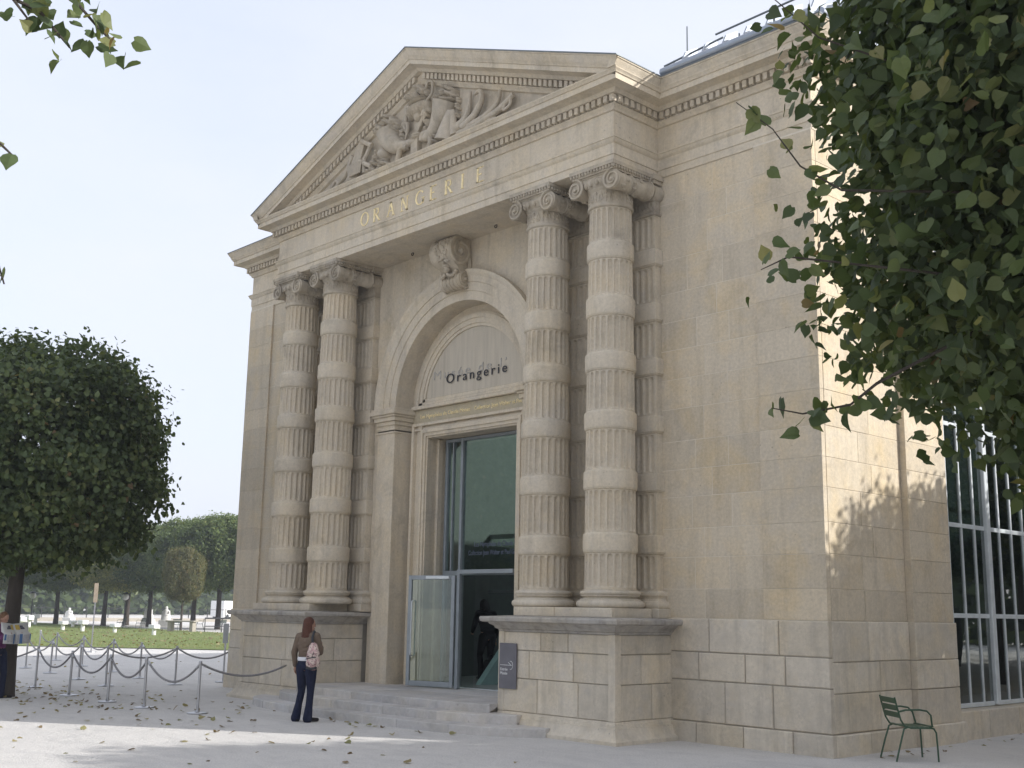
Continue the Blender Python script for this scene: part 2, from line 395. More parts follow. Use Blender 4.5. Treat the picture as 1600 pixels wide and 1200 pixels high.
cu = MB(); stroke(cu, [(.75, 11.08), (.66, 10.86), (.50, 10.66), (.28, 10.56), (.05, 10.56)], (.27, .05), .02, 14); ell(cu, .74, 11.07, .33, .05, .2)
part('cornucopia', cu, m_carved, ped, 50)
cu = MB(); stroke(cu, [(-.97, 10.99), (-.90, 10.80), (-.70, 10.64), (-.45, 10.58), (-.10, 10.60)], (.27, .05), .02, 14); ell(cu, -.96, 10.98, .31, .05, .2)
part('cornucopia', cu, m_carved, ped, 50)
for grp in (((-.40, 11.15, -.12, -.30), (-.34, 11.0, -.06, -.32), (-.48, 11.02, .1, -.22)), ((.10, 11.0, .07, .28), (.04, 10.82, .1, .25), (.17, 11.1, -.03, -.2))):
    fo = MB()
    for (x, z, dx, dz) in grp: stroke(fo, [(x, z), (x+dx*.4+.03, z+dz*.5), (x+dx, z+dz)], (.05, .015), .05)
    part('foliage_spray', fo, m_carved, ped, 50)
for xx in (-.52, .25):
    fo = MB()
    for i in range(14): ell(fo, xx+random.uniform(-.08, .08), random.uniform(10.72, 11.1), .04, .055, .09)
    part('leaf_cluster', fo, m_carved, ped, 50)
dr = MB(); stroke(dr, [(.94, 10.85), (.88, 10.6), (.80, 10.3)], (.10, .24), .02, 12); stroke(dr, [(1.02, 10.82), (1.06, 10.5), (1.1, 10.3)], (.05, .1), .06)
part('drapery', dr, m_carved, ped, 50); dr = MB()
stroke(dr, [(.1, 10.5), (.15, 10.62), (.32, 10.60), (.38, 10.40), (.30, 10.2)], .055, .05); part('ribbon', dr, m_carved, ped, 50); dr = MB(); stroke(dr, [(-.62, 10.25), (-.52, 10.52), (-.32, 10.50)], .06, .05); part('ribbon', dr, m_carved, ped, 50)
ro = MB()
for i in range(60):
    a = random.random(); ell(ro, -1.55+.62*a+random.uniform(-.05, .05), 10.28+.36*math.sin(math.pi*min(1, a*1.1))*random.random()+.05, random.uniform(.03, .06), random.uniform(.03, .06), random.uniform(.06, .14))
ell(ro, -1.08, 10.58, .15, .13, .16)
part('rose_garland', ro, m_carved, ped, 60); ro = MB()
for i in range(30): ell(ro, .72+random.uniform(-.2, .25), 10.2+random.uniform(0, .3), .045, .045, random.uniform(.07, .15))
part('rose_garland', ro, m_carved, ped, 60)
sp = MB()
stroke(sp, [(1.12, 10.45), (1.35, 10.62), (1.45, 11.08)], (.12, .015), .02); stroke(sp, [(1.30, 10.4), (1.62, 10.55), (1.80, 10.80), (1.74, 10.97), (1.60, 10.95)], (.08, .03), .05)
stroke(sp, [(1.45, 10.38), (1.9, 10.45), (2.2, 10.60), (2.27, 10.82)], (.07, .03), .04); stroke(sp, [(1.7, 10.34), (2.15, 10.42), (2.42, 10.52), (2.62, 10.62)], (.07, .05), .04)
stroke(sp, [(2.55, 10.60), (2.55, 10.45), (2.38, 10.40), (2.44, 10.52)], .03, .05); stroke(sp, [(1.0, 10.28), (1.6, 10.34), (2.2, 10.30)], (.10, .05), .03)
part('leaf_spray', sp, m_carved, ped, 50)
sh = MB()
sh.prism([(RX(-2.35), 10.34), (RX(-1.98), 10.34), (RX(-1.72), 11.06), (RX(-1.90), 11.16)], -.09, .03)
stroke(sh, [(-2.7, 10.36), (-2.4, 10.5), (-2.15, 10.85)], (.03, .07), .03); stroke(sh, [(-2.85, 10.33), (-2.72, 10.46), (-2.62, 10.38), (-2.75, 10.3)], .035, .04)
stroke(sh, [(-1.82, 11.06), (-1.45, 10.86)], .05, .06); stroke(sh, [(-1.95, 10.42), (-1.62, 10.78), (-1.55, 10.95)], .045, .04); stroke(sh, [(-1.9, 10.66), (-1.45, 10.42)], .05, .06)
stroke(sh, [(-1.72, 10.36), (-1.72, 10.68)], .04, .05)
for i in range(12): stroke(sh, [(-2.1+.03*i, 10.36), (-2.22+.045*i, 10.6)], .018, .10, 5)
part('wheat_sheaf', sh, m_carved, ped, 40)

# ---- block walls
def block(name, parent, mat, O, U, Nn, u0, u1, z0, z1, depth=.10, proud=0.0, gap=.006, ch=.007):
    """one ashlar stone: U runs along the wall, Nn points out of it"""
    O, U, Nn = Vector(O), Vector(U), Vector(Nn); u0 += gap/2; u1 -= gap/2; z0 += gap/2; z1 -= gap/2
    mb = MB(); vs = []
    for dd, k in ((-depth, 0), (proud-ch, 0), (proud, ch)):
        for (u, z) in ((u0+k, z0+k), (u1-k, z0+k), (u1-k, z1-k), (u0+k, z1-k)):
            q = O+U*u+Nn*dd; vs.append((q.x, q.y, z))
    fs = [(8, 9, 10, 11), (3, 2, 1, 0)] + [(r*4+i, r*4+(i+1) % 4, r*4+4+(i+1) % 4, r*4+4+i) for r in (0, 1) for i in range(4)]
    return part(name, mb.add(vs, fs), mat, parent)
def split(u0, u1, lens, rnd):
    L_ = u1-u0; n = max(1, round(L_/lens)); cuts = [u0]
    for i in range(1, n): cuts.append(u0+L_*i/n + rnd.uniform(-.22, .22)*L_/n)
    return cuts+[u1]
rb = random.Random(3)
C_UP = [1.755, 2.18, 2.65, 3.08, 3.56, 3.98, 4.42, 4.93, 5.40, 5.87, 6.33, 6.80, 7.36, 7.86, 8.30, 8.776]
def courses(parent, mat, O, U, Nn, u0, u1, zs, ln, proud=0, gap=.006, off=0, ch=.007, jit=.002):
    for i in range(len(zs)-1):
        cu = split(u0, u1, ln*(1 if (i+off) % 2 else 1.25), rb)
        for a, b in zip(cu[:-1], cu[1:]): block('stone_block', parent, mat, O, U, Nn, a, b, zs[i], zs[i+1], .09, proud+rb.uniform(-jit, jit), gap, ch)
XS = 1.865      # where the corner strip starts
wr = part('wall', MB().box(-.05, R-.02, D+.0225, D+.6, 0, 8.85), m_mortar)
courses(wr, m_block, (0, D+.02, 0), (1, 0, 0), (0, -1, 0), .0, XS, C_UP, .62, 0, .008, 0, .002, .0012)
courses(wr, m_block, (0, D-.02, 0), (1, 0, 0), (0, -1, 0), XS+.003, R, C_UP, 1.1, 0, .008, 1, .002, .0012)
part('wall', MB().box(XS+.01, R-.01, D-.014, D+.1, 1.7, 8.8), m_mortar)
part('wall', MB().box(-W-R+.01, -W-XS-.01, D-.014, D+.1, 1.7, 8.8), m_mortar)
part('wall', MB().box(R-.3, R+.09, 3.21, 4.44, 1.7, 8.8), m_mortar)
wl_ = part('wall', MB().box(-W-R+.02, -W+.05, D+.0225, D+.6, 0, 8.85), m_mortar)
courses(wl_, m_block, (0, D+.02, 0), (1, 0, 0), (0, -1, 0), -W-1.865, -W, C_UP, .62, 0, .006, 0, .0025, .0012)
courses(wl_, m_block, (0, D-.02, 0), (1, 0, 0), (0, -1, 0), -W-R, -W-XS-.003, C_UP, 1.1, 0, .006, 1, .0025, .0012)
# right side wall, its pilaster strip and the base courses with open joints
ws = part('wall', MB().box(R-.6, R-.008, D+.1, 4.45, 0, 8.85), m_mortar)
courses(ws, m_block, (R, 0, 0), (0, 1, 0), (1, 0, 0), D+.075, 3.2, C_UP, .95, 0, .007, 0, .004, .002)
courses(ws, m_block, (R, 0, 0), (0, 1, 0), (1, 0, 0), 3.203, 4.45, C_UP, 1.2, .10, .007, 1, .004, .002)
C_LO = [.285, .87, 1.27, 1.752]
C_LO2 = [.285, .80, 1.21, 1.752]
wbk = part('base_course', MB().box(.0, R-.01, D-.03, D+.05, 0, 1.74), m_mortar_d)
courses(wbk, m_base, (0, D-.05, 0), (1, 0, 0), (0, -1, 0), .1, R+.02, C_LO, .78, 0, .014, 0, .012, .006)
courses(wbk, m_base, (0, D-.105, 0), (1, 0, 0), (0, -1, 0), .1, R+.07, [-.02, .285], .62, 0, .010, 0, .012)
wbs = part('base_course', MB().box(R-.1, R+.0, D+.04, 4.45, 0, 1.74), m_mortar_d)
courses(wbs, m_base, (R+.025, 0, 0), (0, 1, 0), (1, 0, 0), D+.04, 3.2, C_LO2, .9, 0, .008, 0, .012, .004)
courses(wbs, m_base, (R, 0, 0), (0, 1, 0), (1, 0, 0), 3.2, 4.49, C_LO2, 1.3, .125, .008, 0, .012, .004)
courses(wbs, m_base, (R+.08, 0, 0), (0, 1, 0), (1, 0, 0), D-.02, 3.2, [-.02, .28], 1.1, 0, .010, 0, .014)
courses(wbs, m_base, (R, 0, 0), (0, 1, 0), (1, 0, 0), 3.2, 4.53, [-.02, .30], 1.4, .18, .010, 0, .014)
wbl = part('base_course', MB().box(-W-R+.01, -W, D-.03, D+.05, 0, 1.74), m_mortar_d)
courses(wbl, m_base, (0, D-.05, 0), (1, 0, 0), (0, -1, 0), -W-R-.02, -W-.1, C_LO, .95, 0, .012, 0, .012, .006)
courses(wbl, m_base, (0, D-.105, 0), (1, 0, 0), (0, -1, 0), -W-R-.07, -W-.1, [-.02, .285], .8, 0, .010, 0, .012)
# left side and rear shell of the building
part('wall', MB().box(-W-R, -W-R+.5, D+.06, YB, 0, 8.85), m_stone)
part('wall', MB().box(-W-R, R, YB-.5, YB, 0, 8.85), m_stone)

# ---- pedestals
PO = .2325
def pedestal(x0, x1, sign):
    pd = pempty('pedestal', mus)
    part('core', MB().box(x0+.03, x1-.03, -PO+.03, D+.2, 0, 1.6), m_mortar_d, pd)
    o = lambda z: z
    # stones on the front and on the two returns
    zc = [.30, .80, 1.22, 1.50]
    rr = random.Random(5 if sign > 0 else 9)
    for i in range(3):
        cu = split(x0, x1, (.95, .70, .9)[i], rr)
        for a, b in zip(cu[:-1], cu[1:]): block('stone_block', pd, m_base, (0, -PO, 0), (1, 0, 0), (0, -1, 0), a, b, zc[i], zc[i+1], .1, rr.uniform(-.003, .003), .009, .010)
        for xs_, nn in ((x1, 1), (x0, -1)):
            cu = split(-PO+.105, D, (.62, .75, 1.2)[i], rr)
            for a, b in zip(cu[:-1], cu[1:]): block('stone_block', pd, m_base, (xs_, 0, 0), (0, 1, 0), (nn, 0, 0), a, b, zc[i], zc[i+1], .1, rr.uniform(-.003, .003), .009, .010)
    # raised margin round the front field
    ring = [(x0, D+.1), (x0, -PO), (x1, -PO), (x1, D+.1)]
    part('base_moulding', MB().sweep([(-.1, -.02), (.165, -.02), (.165, .05), (.15, .062), (.125, .075), (.10, .10), (.072, .16), (.062, .20), (.062, .215), (.035, .222), (.030, .262), (.012, .268), (.008, .30), (-.1, .302)], ring), m_base, pd, 35)
    part('cornice', MB().sweep([(-.1, 1.498), (.010, 1.50), (.018, 1.53), (.05, 1.545), (.07, 1.58), (.12, 1.61), (.135, 1.635), (.20, 1.64), (.225, 1.655), (.235, 1.70), (.225, 1.722), (-.1, 1.742)], ring), m_ledge, pd, 35)
    for xs_, nn in ((x1, 1), (x0, -1)):
        a, b = sorted((xs_-nn*.12, xs_+nn*.012)); part('corner_margin', MB().cbox(a, b, -PO-.012, -PO+.12, .303, 1.499, .006), m_base, pd)
    # low plinth stones carrying the columns
    cu = split(x0+.18, x1-.16, .85, rr)
    for a, b in zip(cu[:-1], cu[1:]): block('plinth_block', pd, m_base, (0, -.12, 0), (1, 0, 0), (0, -1, 0), a, b, 1.735, 1.882, .9, rr.uniform(-.004, .004), .006, .010)
    return pd
pedestal(-2.174, PO, 1); pedestal(-W-PO, -W+2.174, -1)

# ---- columns
BANDS = [(2.70, 2.985), (3.65, 3.935), (4.57, 4.845), (5.49, 5.765), (6.36, 6.665), (7.28, 7.56)]
ZB, ZT = 2.15, 8.13
def rad_at(z): u = (z-ZB)/(ZT-ZB); return .393-.045*u-.012*u*u+.008*math.sin(math.pi*u)
def fluted_drum(z0, z1, nf=22):
    mb = MB(); us = [-.5, -.39, -.34, -.24, -.12, 0, .12, .24, .34, .39]; hw = .055; dp = .040
    rows = [(z0, 0), (z0+.025, 0)] + [(z0+.028+hw*e, e) for e in (0.02, .15, .45, 1.0)] + [(z1-.028-hw*e, e) for e in (1.0, .45, .15, .02)] + [(z1-.025, 0), (z1, 0)]
    n = nf*len(us); vs = []
    for z, e in rows:
        r0 = rad_at(z)
        ws = math.sqrt(max(0, 1-(1-e)**2)) if e > 0 else 0
        for k in range(nf):
            for u in us:
                x = u/.39; dd = 0
                if ws > 0 and abs(x) < ws: dd = dp*math.sqrt(1-(x/ws)**2)*min(1, .35+e)
                a = 2*math.pi*(k+u)/nf; r = r0-dd; vs.append((r*math.cos(a), r*math.sin(a), z))
    fs = [(i*n+j, i*n+(j+1) % n, i*n+n+(j+1) % n, i*n+n+j) for i in range(len(rows)-1) for j in range(n)]
    return mb.add(vs, fs).mesh('fluted_drum', 50)
def band_mesh(z0, z1):
    r = rad_at((z0+z1)/2)
    return MB().lathe([(r-.06, z0-.012), (r+.004, z0-.012), (r+.020, z0+.0), (r+.022, z0+.016), (r+.028, z0+.022), (r+.030, z0+.05), (r+.030, z1-.03), (r+.026, z1-.012), (r+.006, z1+.008), (r-.06, z1+.012)], 56, cap=False).mesh('band', 40)
def base_mesh():
    pr = [(.30, 1.878), (.49, 1.88)]
    pr += [(.475+.042*math.cos(a), 1.935+.052*math.sin(a)) for a in np.linspace(-1.45, 1.45, 9)]
    pr += [(.462, 1.992), (.462, 2.004)] + [(.462-.05*math.sin(a), 2.006+.052*a/math.pi) for a in np.linspace(.2, math.pi-.2, 7)]
    pr += [(.445, 2.062), (.445, 2.07)] + [(.432+.03*math.cos(a), 2.10+.03*math.sin(a)) for a in np.linspace(-1.3, 1.45, 8)] + [(.412, 2.133), (.412, 2.150), (.36, 2.152)]
    return MB().lathe(pr, 56, cap=False).mesh('base', 40)
def volute(mb, x, y, z, r, s, face=-1, th=.035):
    """spiral scroll disc; face -1 looks to -Y, +1 to +Y; s is the turning side"""
    m = Matrix.Translation((x, y, z)) @ Matrix.Rotation(math.pi/2, 4, 'X')
    mb.lathe([(r*.93, -th), (r*.95, th*.15), (.001, th*.15)], 28, m, cap=False)
    pts = []; rs = []
    turns = 1.9
    for i in range(60):
        u = i/59; a = math.pi/2 + s*face*(-1)*u*turns*2*math.pi; q = r*(.90*(1-u)**.85+.13)
        pts.append((x+q*math.cos(a), y+face*th*.55, z+q*math.sin(a))); rs.append(r*.135*(1-.5*u))
    mb.tube(pts, rs, 6)
    mb.ball((x, y+face*th*.6, z), r*.17, 8, 6)
def capital_mesh():
    mb = MB(); h = .39; zc = 8.492; vr = .168
    mb.lathe([(.335, 8.12), (.358, 8.125), (.372, 8.145), (.368, 8.168), (.350, 8.178), (.347, 8.19), (.345, 8.39), (.352, 8.41), (.372, 8.425), (.376, 8.44), (.37, 8.45), (.39, 8.47), (.43, 8.53), (.44, 8.57), (.41, 8.60), (.30, 8.62)], 56, cap=False)
    for k in range(24):          # palmettes on the necking
        a = 2*math.pi*k/24; ca, sa = math.cos(a), math.sin(a)
        if k % 2:
            for q, (dt, dz) in enumerate(((0, .14), (-.022, .10), (.022, .10), (-.03, .05), (.03, .05), (0, .03))):
                aa = a+dt/.35; mb.ball((.348*math.cos(aa), .348*math.sin(aa), 8.21+dz), (.014, .014, .035), 6, 5)
        else:
            for dz in (.03, .08, .14): mb.ball((.347*ca, .347*sa, 8.20+dz), (.017, .017, .022), 6, 5)
            mb.ball((.347*ca, .347*sa, 8.365), (.028, .028, .018), 6, 5)
    for k in range(20):          # eggs
        a = 2*math.pi*(k+.5)/20; mb.ball((.415*math.cos(a), .415*math.sin(a), 8.525), (.043, .043, .062), 8, 6)
    for y, fc in ((-.40, -1), (.40, 1)):
        for s in (-1, 1): volute(mb, s*h, y, zc, vr, s, fc)
        mb.tube([(-h, y, zc+vr*.93), (-.18, y, zc+vr*.86), (.18, y, zc+vr*.86), (h, y, zc+vr*.93)], .017, 6)
        mb.box(-h, h, min(y, y*.6), max(y, y*.6), zc+vr*.35, zc+vr*.99)
    for s in (-1, 1):           # bolsters
        m = Matrix.Translation((s*h, 0, zc)) @ Matrix.Rotation(math.pi/2, 4, 'X')
        mb.lathe([(vr*(.97-.20*math.sin(math.pi*u)**.8), -.40+.80*u) for u in np.linspace(0, 1, 13)], 20, m)
        for yy in (-.06, 0, .06): mb.lathe([(vr*.80, yy-.018), (vr*.86, yy), (vr*.80, yy+.018)], 20, m, cap=False)
        for q in range(26):
            a = random.uniform(0, 6.28); yy = random.uniform(-.3, .3); mb.ball((s*h+vr*.78*math.cos(a), yy, zc+vr*.78*math.sin(a)), (.03, .05, .03), 6, 4)
    A = .475
    mb.box(-A, A, -A, A, 8.725, 8.786); mb.box(-A+.03, A-.03, -A+.03, A-.03, 8.648, 8.73)
    for i in range(15):         # small leaf edge under the abacus
        u = -A+.03+(2*A-.06)*i/14
        for (x, y) in ((u, -A+.02), (u, A-.02), (-A+.02, u), (A-.02, u)): mb.ball((x, y, 8.70), (.026, .026, .034), 6, 4)
    return mb.mesh('capital', 45)
ZS = [ZB] + [z for b in BANDS for z in b] + [ZT]
drums = [fluted_drum(ZS[2*i], ZS[2*i+1]) for i in range(7)]; bands = [band_mesh(*b) for b in BANDS]
base_me, cap_me = base_mesh(), capital_mesh()
CX = [-.416, -1.831, -W+1.831, -W+.416]; CYY = .397
for i, x in enumerate(CX):
    co = pempty('column', mus); co.location = Vector((x, CYY, 0))-wloc(mus)
    for me, nm in [(base_me, 'base')] + [(d, 'fluted_drum') for d in drums] + [(b, 'band') for b in bands] + [(cap_me, 'capital')]:
        o = link(nm, me, m_carved if nm == 'capital' else (m_base if nm == 'base' else m_stone)); o.parent = co
# ---- pilasters behind the columns
PW = .50; PY0 = .945
def flat_flutes(z0, z1, nf=7):
    mb = MB(); hw = .05; us = [-.5, -.36, -.3, -.18, 0, .18, .3, .36]
    rows = [(z0, 0), (z0+.03, 0)] + [(z0+.032+hw*e, e) for e in (.05, .4, 1.0)] + [(z1-.032-hw*e, e) for e in (1.0, .4, .05)] + [(z1-.03, 0), (z1, 0)]
    xs_ = [-PW+.045]; dx = []
    for k in range(nf):
        for u in us: xs_.append(-PW+.07+(2*PW-.14)*(k+.5+u)/nf); dx.append(u)
    xs_.append(PW-.045); n = len(xs_); vs = []
    for z, e in rows:
        ws = math.sqrt(max(0, 1-(1-e)**2)) if e > 0 else 0
        for i, x in enumerate(xs_):
            dd = 0
            if 0 < i < n-1:
                q = dx[i-1]/.36
                if ws > 0 and abs(q) < ws: dd = .042*math.sqrt(1-(q/ws)**2)*min(1, .35+e)
            vs.append((x, dd, z))
    fs = [(i*n+j, i*n+j+1, i*n+n+j+1, i*n+n+j) for i in range(len(rows)-1) for j in range(n-1)]
    mb.add(vs, fs); b0 = len(rows)
    mb.box(-PW+.046, PW-.046, .046, .2, z0, z1)
    mb.add([(sx*(PW-.045), y, z) for sx in (-1, 1) for y in (0, .15) for z in (z0, z1)], [(0, 1, 3, 2), (4, 6, 7, 5)])
    return mb.mesh('fluted_panel', 40)
def pil_box(name, prof):
    mb = MB(); mb.sweep([(o, z) for o, z in prof], [(-PW+.04, .2), (-PW+.04, .0), (PW-.04, 0), (PW-.04, .2)]); return mb.mesh(name, 35)
pp = [flat_flutes(ZS[2*i], ZS[2*i+1]) for i in range(7)]
pb = [pil_box('band', [(-.05, a-.012), (.0, a-.012), (.022, a+.004), (.024, a+.018), (.036, a+.024), (.036, b-.03), (.028, b-.012), (.006, b+.006), (-.05, b+.010)]) for a, b in BANDS]
pbase = pil_box('base', [(-.05, 1.878), (.09, 1.88), (.108, 1.91), (.108, 1.955), (.09, 1.985), (.062, 1.99), (.045, 2.03), (.055, 2.062), (.075, 2.075), (.075, 2.115), (.035, 2.13), (.02, 2.15), (-.05, 2.152)])
mb = MB()
mb.sweep([(-.05, 8.12), (.02, 8.125), (.032, 8.15), (.01, 8.175), (0, 8.18), (0, 8.40), (.03, 8.43), (.05, 8.5), (.05, 8.6), (-.05, 8.62)], [(-PW+.05, .2), (-PW+.05, 0), (PW-.05, 0), (PW-.05, .2)])
for s in (-1, 1):
    volute(mb, s*.40, -.07, 8.497, .15, s)
    mm = Matrix.Translation((s*.40, 0.05, 8.497)) @ Matrix.Rotation(math.pi/2, 4, 'X'); mb.lathe([(.14, -.15), (.14, .12)], 20, mm)
for k in range(13):
    x = -.42+.07*k; mb.ball((x, -.0, 8.29), (.02, .014, .07), 6, 5); mb.ball((x+.035, 0, 8.24), (.014, .014, .04), 6, 5)
for k in range(7): mb.ball((-.27+.09*k, -.06, 8.53), (.036, .035, .055), 8, 6)
mb.box(-.53, .53, -.10, .2, 8.70, 8.786); mb.box(-.50, .50, -.07, .2, 8.64, 8.70)
pcap = mb.mesh('capital', 45)
for x in CX:
    pl = pempty('pilaster', mus); pl.location = Vector((x, PY0, 0))-wloc(mus)
    for me, nm in [(pbase, 'base')] + [(d, 'fluted_panel') for d in pp] + [(b, 'band') for b in pb] + [(pcap, 'capital')]:
        o = link(nm, me, m_carved if nm == 'capital' else (m_base if nm == 'base' else m_stone)); o.parent = pl
    pi_ = part('plinth_block', MB().cbox(x-.60, x+.60, .80, D+.1, 1.74, 1.881, .008), m_base, pl)
# wall strip behind and between the pilasters
part('wall', MB().box(-2.42, .02, D+.012, D+.5, 1.6, 8.8), m_stone)
part('wall', MB().box(-W-.02, -W+2.42, D+.012, D+.5, 1.6, 8.8), m_stone)

# ---- arched door bay
RI, RO, ZSP, YR = 1.86, 2.44, 5.75, 1.45
bay = pempty('door_bay', mus)
mb = MB(); n = 40
ap = [(XC+RI*math.cos(math.pi*i/n), ZSP+RI*math.sin(math.pi*i/n)) for i in range(n+1)]
for i in range(n):
    (x0, z0), (x1, z1) = ap[i], ap[i+1]
    mb.add([(x0, D, z0), (x1, D, z1), (x1, D, 8.79), (x0, D, 8.79)], [(0, 1, 2, 3)])
    mb.add([(x0, D, z0), (x1, D, z1), (x1, YR+.1, z1), (x0, YR+.1, z0)], [(0, 1, 2, 3)])
xa, xb = -W+2.30, -2.30
mb.box(xa, XC-RI, D, D+.4, .36, ZSP); mb.box(XC+RI, xb, D, D+.4, .36, ZSP)
mb.box(xa, XC-RI, D, D+.4, ZSP, 8.79); mb.box(XC+RI, xb, D, D+.4, ZSP, 8.79)
part('arch_wall', mb, m_stone, bay)
mb = MB(); PR = [(RI-.0, .02), (RI-.0, -.045), (2.03, -.05), (2.035, -.07), (2.20, -.075), (2.205, -.095), (2.32, -.10), (2.36, -.125), (2.40, -.14), (RO, -.14), (RO, .02)]
k = len(PR); vs = []
for i in range(49):
    a = math.pi*i/48
    for (r, y) in PR: vs.append((XC+r*math.cos(a), D+y, ZSP+r*math.sin(a)))
mb.add(vs, [(i*k+j, i*k+j+1, (i+1)*k+j+1, (i+1)*k+j) for i in range(48) for j in range(k-1)] + [tuple(range(k)), tuple(range(48*k, 49*k))])
part('archivolt', mb, m_stone, bay, 25)
for s in (-1, 1):
    xj0, xj1 = sorted((XC+s*(RI-.005), XC+s*2.40))
    part('jamb_pier', MB().cbox(xj0, xj1, D-.045, YR+.05, .36, 5.32, .006), m_stone, bay)
    im = MB()
    for z0, z1, o in ((5.245, 5.285, .022), (5.41, 5.49, .03), (5.49, 5.575, .07), (5.575, 5.62, .10), (5.62, 5.70, .135), (5.70, 5.752, .115)): im.cbox(xj0-o, xj1+o, D-.045-o, YR+.06, z0, z1, .008)
    im.box(xj0, xj1, D-.045, YR+.05, 5.28, 5.45)
    part('impost', im, m_stone, bay)
# tympanum and door surround
mb = MB(); mb.box(XC-RI-.05, XC+RI+.05, YR+.03, YR+.3, 5.16, 7.75)
mb.box(XC-RI-.05, XC-1.30, YR+.03, YR+.3, .36, 5.12); mb.box(XC+1.30, XC+RI+.05, YR+.03, YR+.3, .36, 5.12)
part('door_wall', mb, m_stone, bay)
t = MT('streaked_panel', .8, .2); p = t.pos((6, 6, .5)); c = t.mix(t.rng(t.noise(p, 1.6, 6, .65), .35, .7, 0, 1), (.55, .49, .39), (.46, .41, .33)); t.col(t.mix(t.rng(t.noise(t.pos((9, 9, .35)), 1.2, 4), .55, .75, 0, .5), c, (.36, .31, .24))); t.bump(t.noise(p, 9, 4), .15, .01); m_panel = t.m
def ring(mb, r0, r1, y0, y1, zc=ZSP, a0=0, a1=math.pi, n=40):
    vs = []
    for i in range(n+1):
        a = a0+(a1-a0)*i/n
        for r, y in ((r0, y1), (r0, y0), (r1, y0), (r1, y1)): vs.append((XC+r*math.cos(a), y, zc+r*math.sin(a)))
    mb.add(vs, [(i*4+j, i*4+(j+1) % 4, i*4+4+(j+1) % 4, i*4+4+j) for i in range(n) for j in range(4)] + [(0, 1, 2, 3), (n*4+3, n*4+2, n*4+1, n*4)])
mb = MB(); ring(mb, 1.44, 1.50, YR-.01, YR+.05); ring(mb, 1.50, 1.60, YR-.03, YR+.05); ring(mb, 1.60, 1.68, YR-.05, YR+.05); ring(mb, 1.68, 1.72, YR-.02, YR+.05)
mb.cbox(XC-1.72, XC+1.72, YR-.03, YR+.05, 5.80, 5.86, .006); mb.cbox(XC-1.5, XC+1.5, YR-.01, YR+.05, 5.86, 5.93, .006); mb.cbox(XC-1.80, XC+1.80, YR-.075, YR+.05, 5.725, 5.80, .01)
part('tympanum_moulding', mb, m_stone, bay, 25)
pts = [(XC-1.45, 5.9)] + [(XC+1.45*math.cos(math.pi-math.pi*i/30), max(5.9, ZSP+1.45*math.sin(math.pi*i/30))) for i in range(31)] + [(XC+1.45, 5.9)]
part('tympanum_panel', MB().prism(pts, YR+.018, YR+.2), m_panel, bay)
m_yel = stone('yellowed_stone', (.47, .41, .29), (.43, .375, .27), .02, .1)
part('inscription_band', MB().cbox(XC-1.80, XC+1.80, YR-.005, YR+.05, 5.44, 5.722, .006), m_yel, bay)
mb = MB()
for (o0, o1, y) in ((.40, .47, -.03), (.16, .40, -.0), (.10, .16, -.045), (.035, .10, -.02), (0, .035, .012)):
    xo, xi = 1.27+o1, 1.27+o0; zt0, zt1 = 5.13+o0, 5.13+o1
    if o1 > .45: zt0, zt1 = 5.385, 5.438; 
    if o1 == .40: zt1 = 5.385
    if o1 == .40:
        # cavetto: slanting face
        for s in (-1, 1): mb.prism([(XC+s*xi, YR-.075), (XC+s*xo, YR+.0), (XC+s*xo, YR+.1), (XC+s*xi, YR+.1)], .36, zt1, 'z')
        mb.prism([(YR-.075, zt0), (YR+.0, zt1), (YR+.1, zt1), (YR+.1, zt0)], XC-xo, XC+xo, 'x'); continue
    for s in (-1, 1): mb.box(*sorted((XC+s*xi, XC+s*xo)), YR+y-.05, YR+.12, .36, zt1)
    mb.box(XC-xi, XC+xi, YR+y-.05, YR+.12, zt0, zt1)
part('door_architrave', mb, m_stone, bay, 25)
mb = MB()
for s in (-1, 1):
    mb.box(*sorted((XC+s*1.285, XC+s*1.50)), YR+.121, 2.0, .36, 5.148)
    mb.cbox(*sorted((XC+s*1.235, XC+s*1.30)), 1.66, 1.80, .36, 5.13, .02)
mb.box(XC-1.5, XC+1.5, YR+.121, 2.0, 5.145, 5.4)
part('door_reveal', mb, m_stone, bay)
# ---- keystone scroll
mb = MB(); kw = .29; cA, rA = (.80, 8.50), .275; cB, rB = (.93, 7.97), .165
prof = [(D+.05, 8.78), (.80, 8.778)] + arc(cA[0], cA[1], rA, math.pi/2, math.pi*1.32, 12) + [(.76, 8.20), (.83, 8.10)] + arc(cB[0], cB[1], rB, math.pi*.72, math.pi*1.62, 10) + [(D+.05, 7.80)]
mb.prism(prof, XC-kw+.03, XC+kw-.03, 'x')
for s in (-1, 1):
    xf = XC+s*kw
    for (cy, cz), r, tn in ((cA, rA, 1), (cB, rB, -1)):
        m = Matrix.Translation((xf-s*.03, cy, cz)) @ Matrix.Rotation(math.pi/2, 4, 'Y'); mb.lathe([(r*.98, -.03), (r*.98, .03)], 28, m)
        pts = []; rs = []
        for i in range(56):
            u = i/55; a = math.pi/2*tn + u*2.2*2*math.pi; q = r*(.93*(1-u)**.9+.1); pts.append((xf, cy+q*math.cos(a), cz+q*math.sin(a))); rs.append(r*.14*(1-.4*u))
        mb.tube(pts, rs, 6); mb.ball((xf+s*.01, cy, cz), r*.22, 10, 6)
    mb.tube([(xf-s*.02, 1.04, 8.4), (xf-s*.02, 1.05, 8.2), (xf-s*.02, 1.03, 8.0)], .05, 6)
for i in range(34):                 # carved scales on the scroll's brow
    a = random.uniform(math.pi*.62, math.pi*1.25); x = XC+random.uniform(-.2, .2); mb.ball((x, cA[0]+rA*math.cos(a), cA[1]+rA*math.sin(a)), (.035, .025, .045), 6, 5)
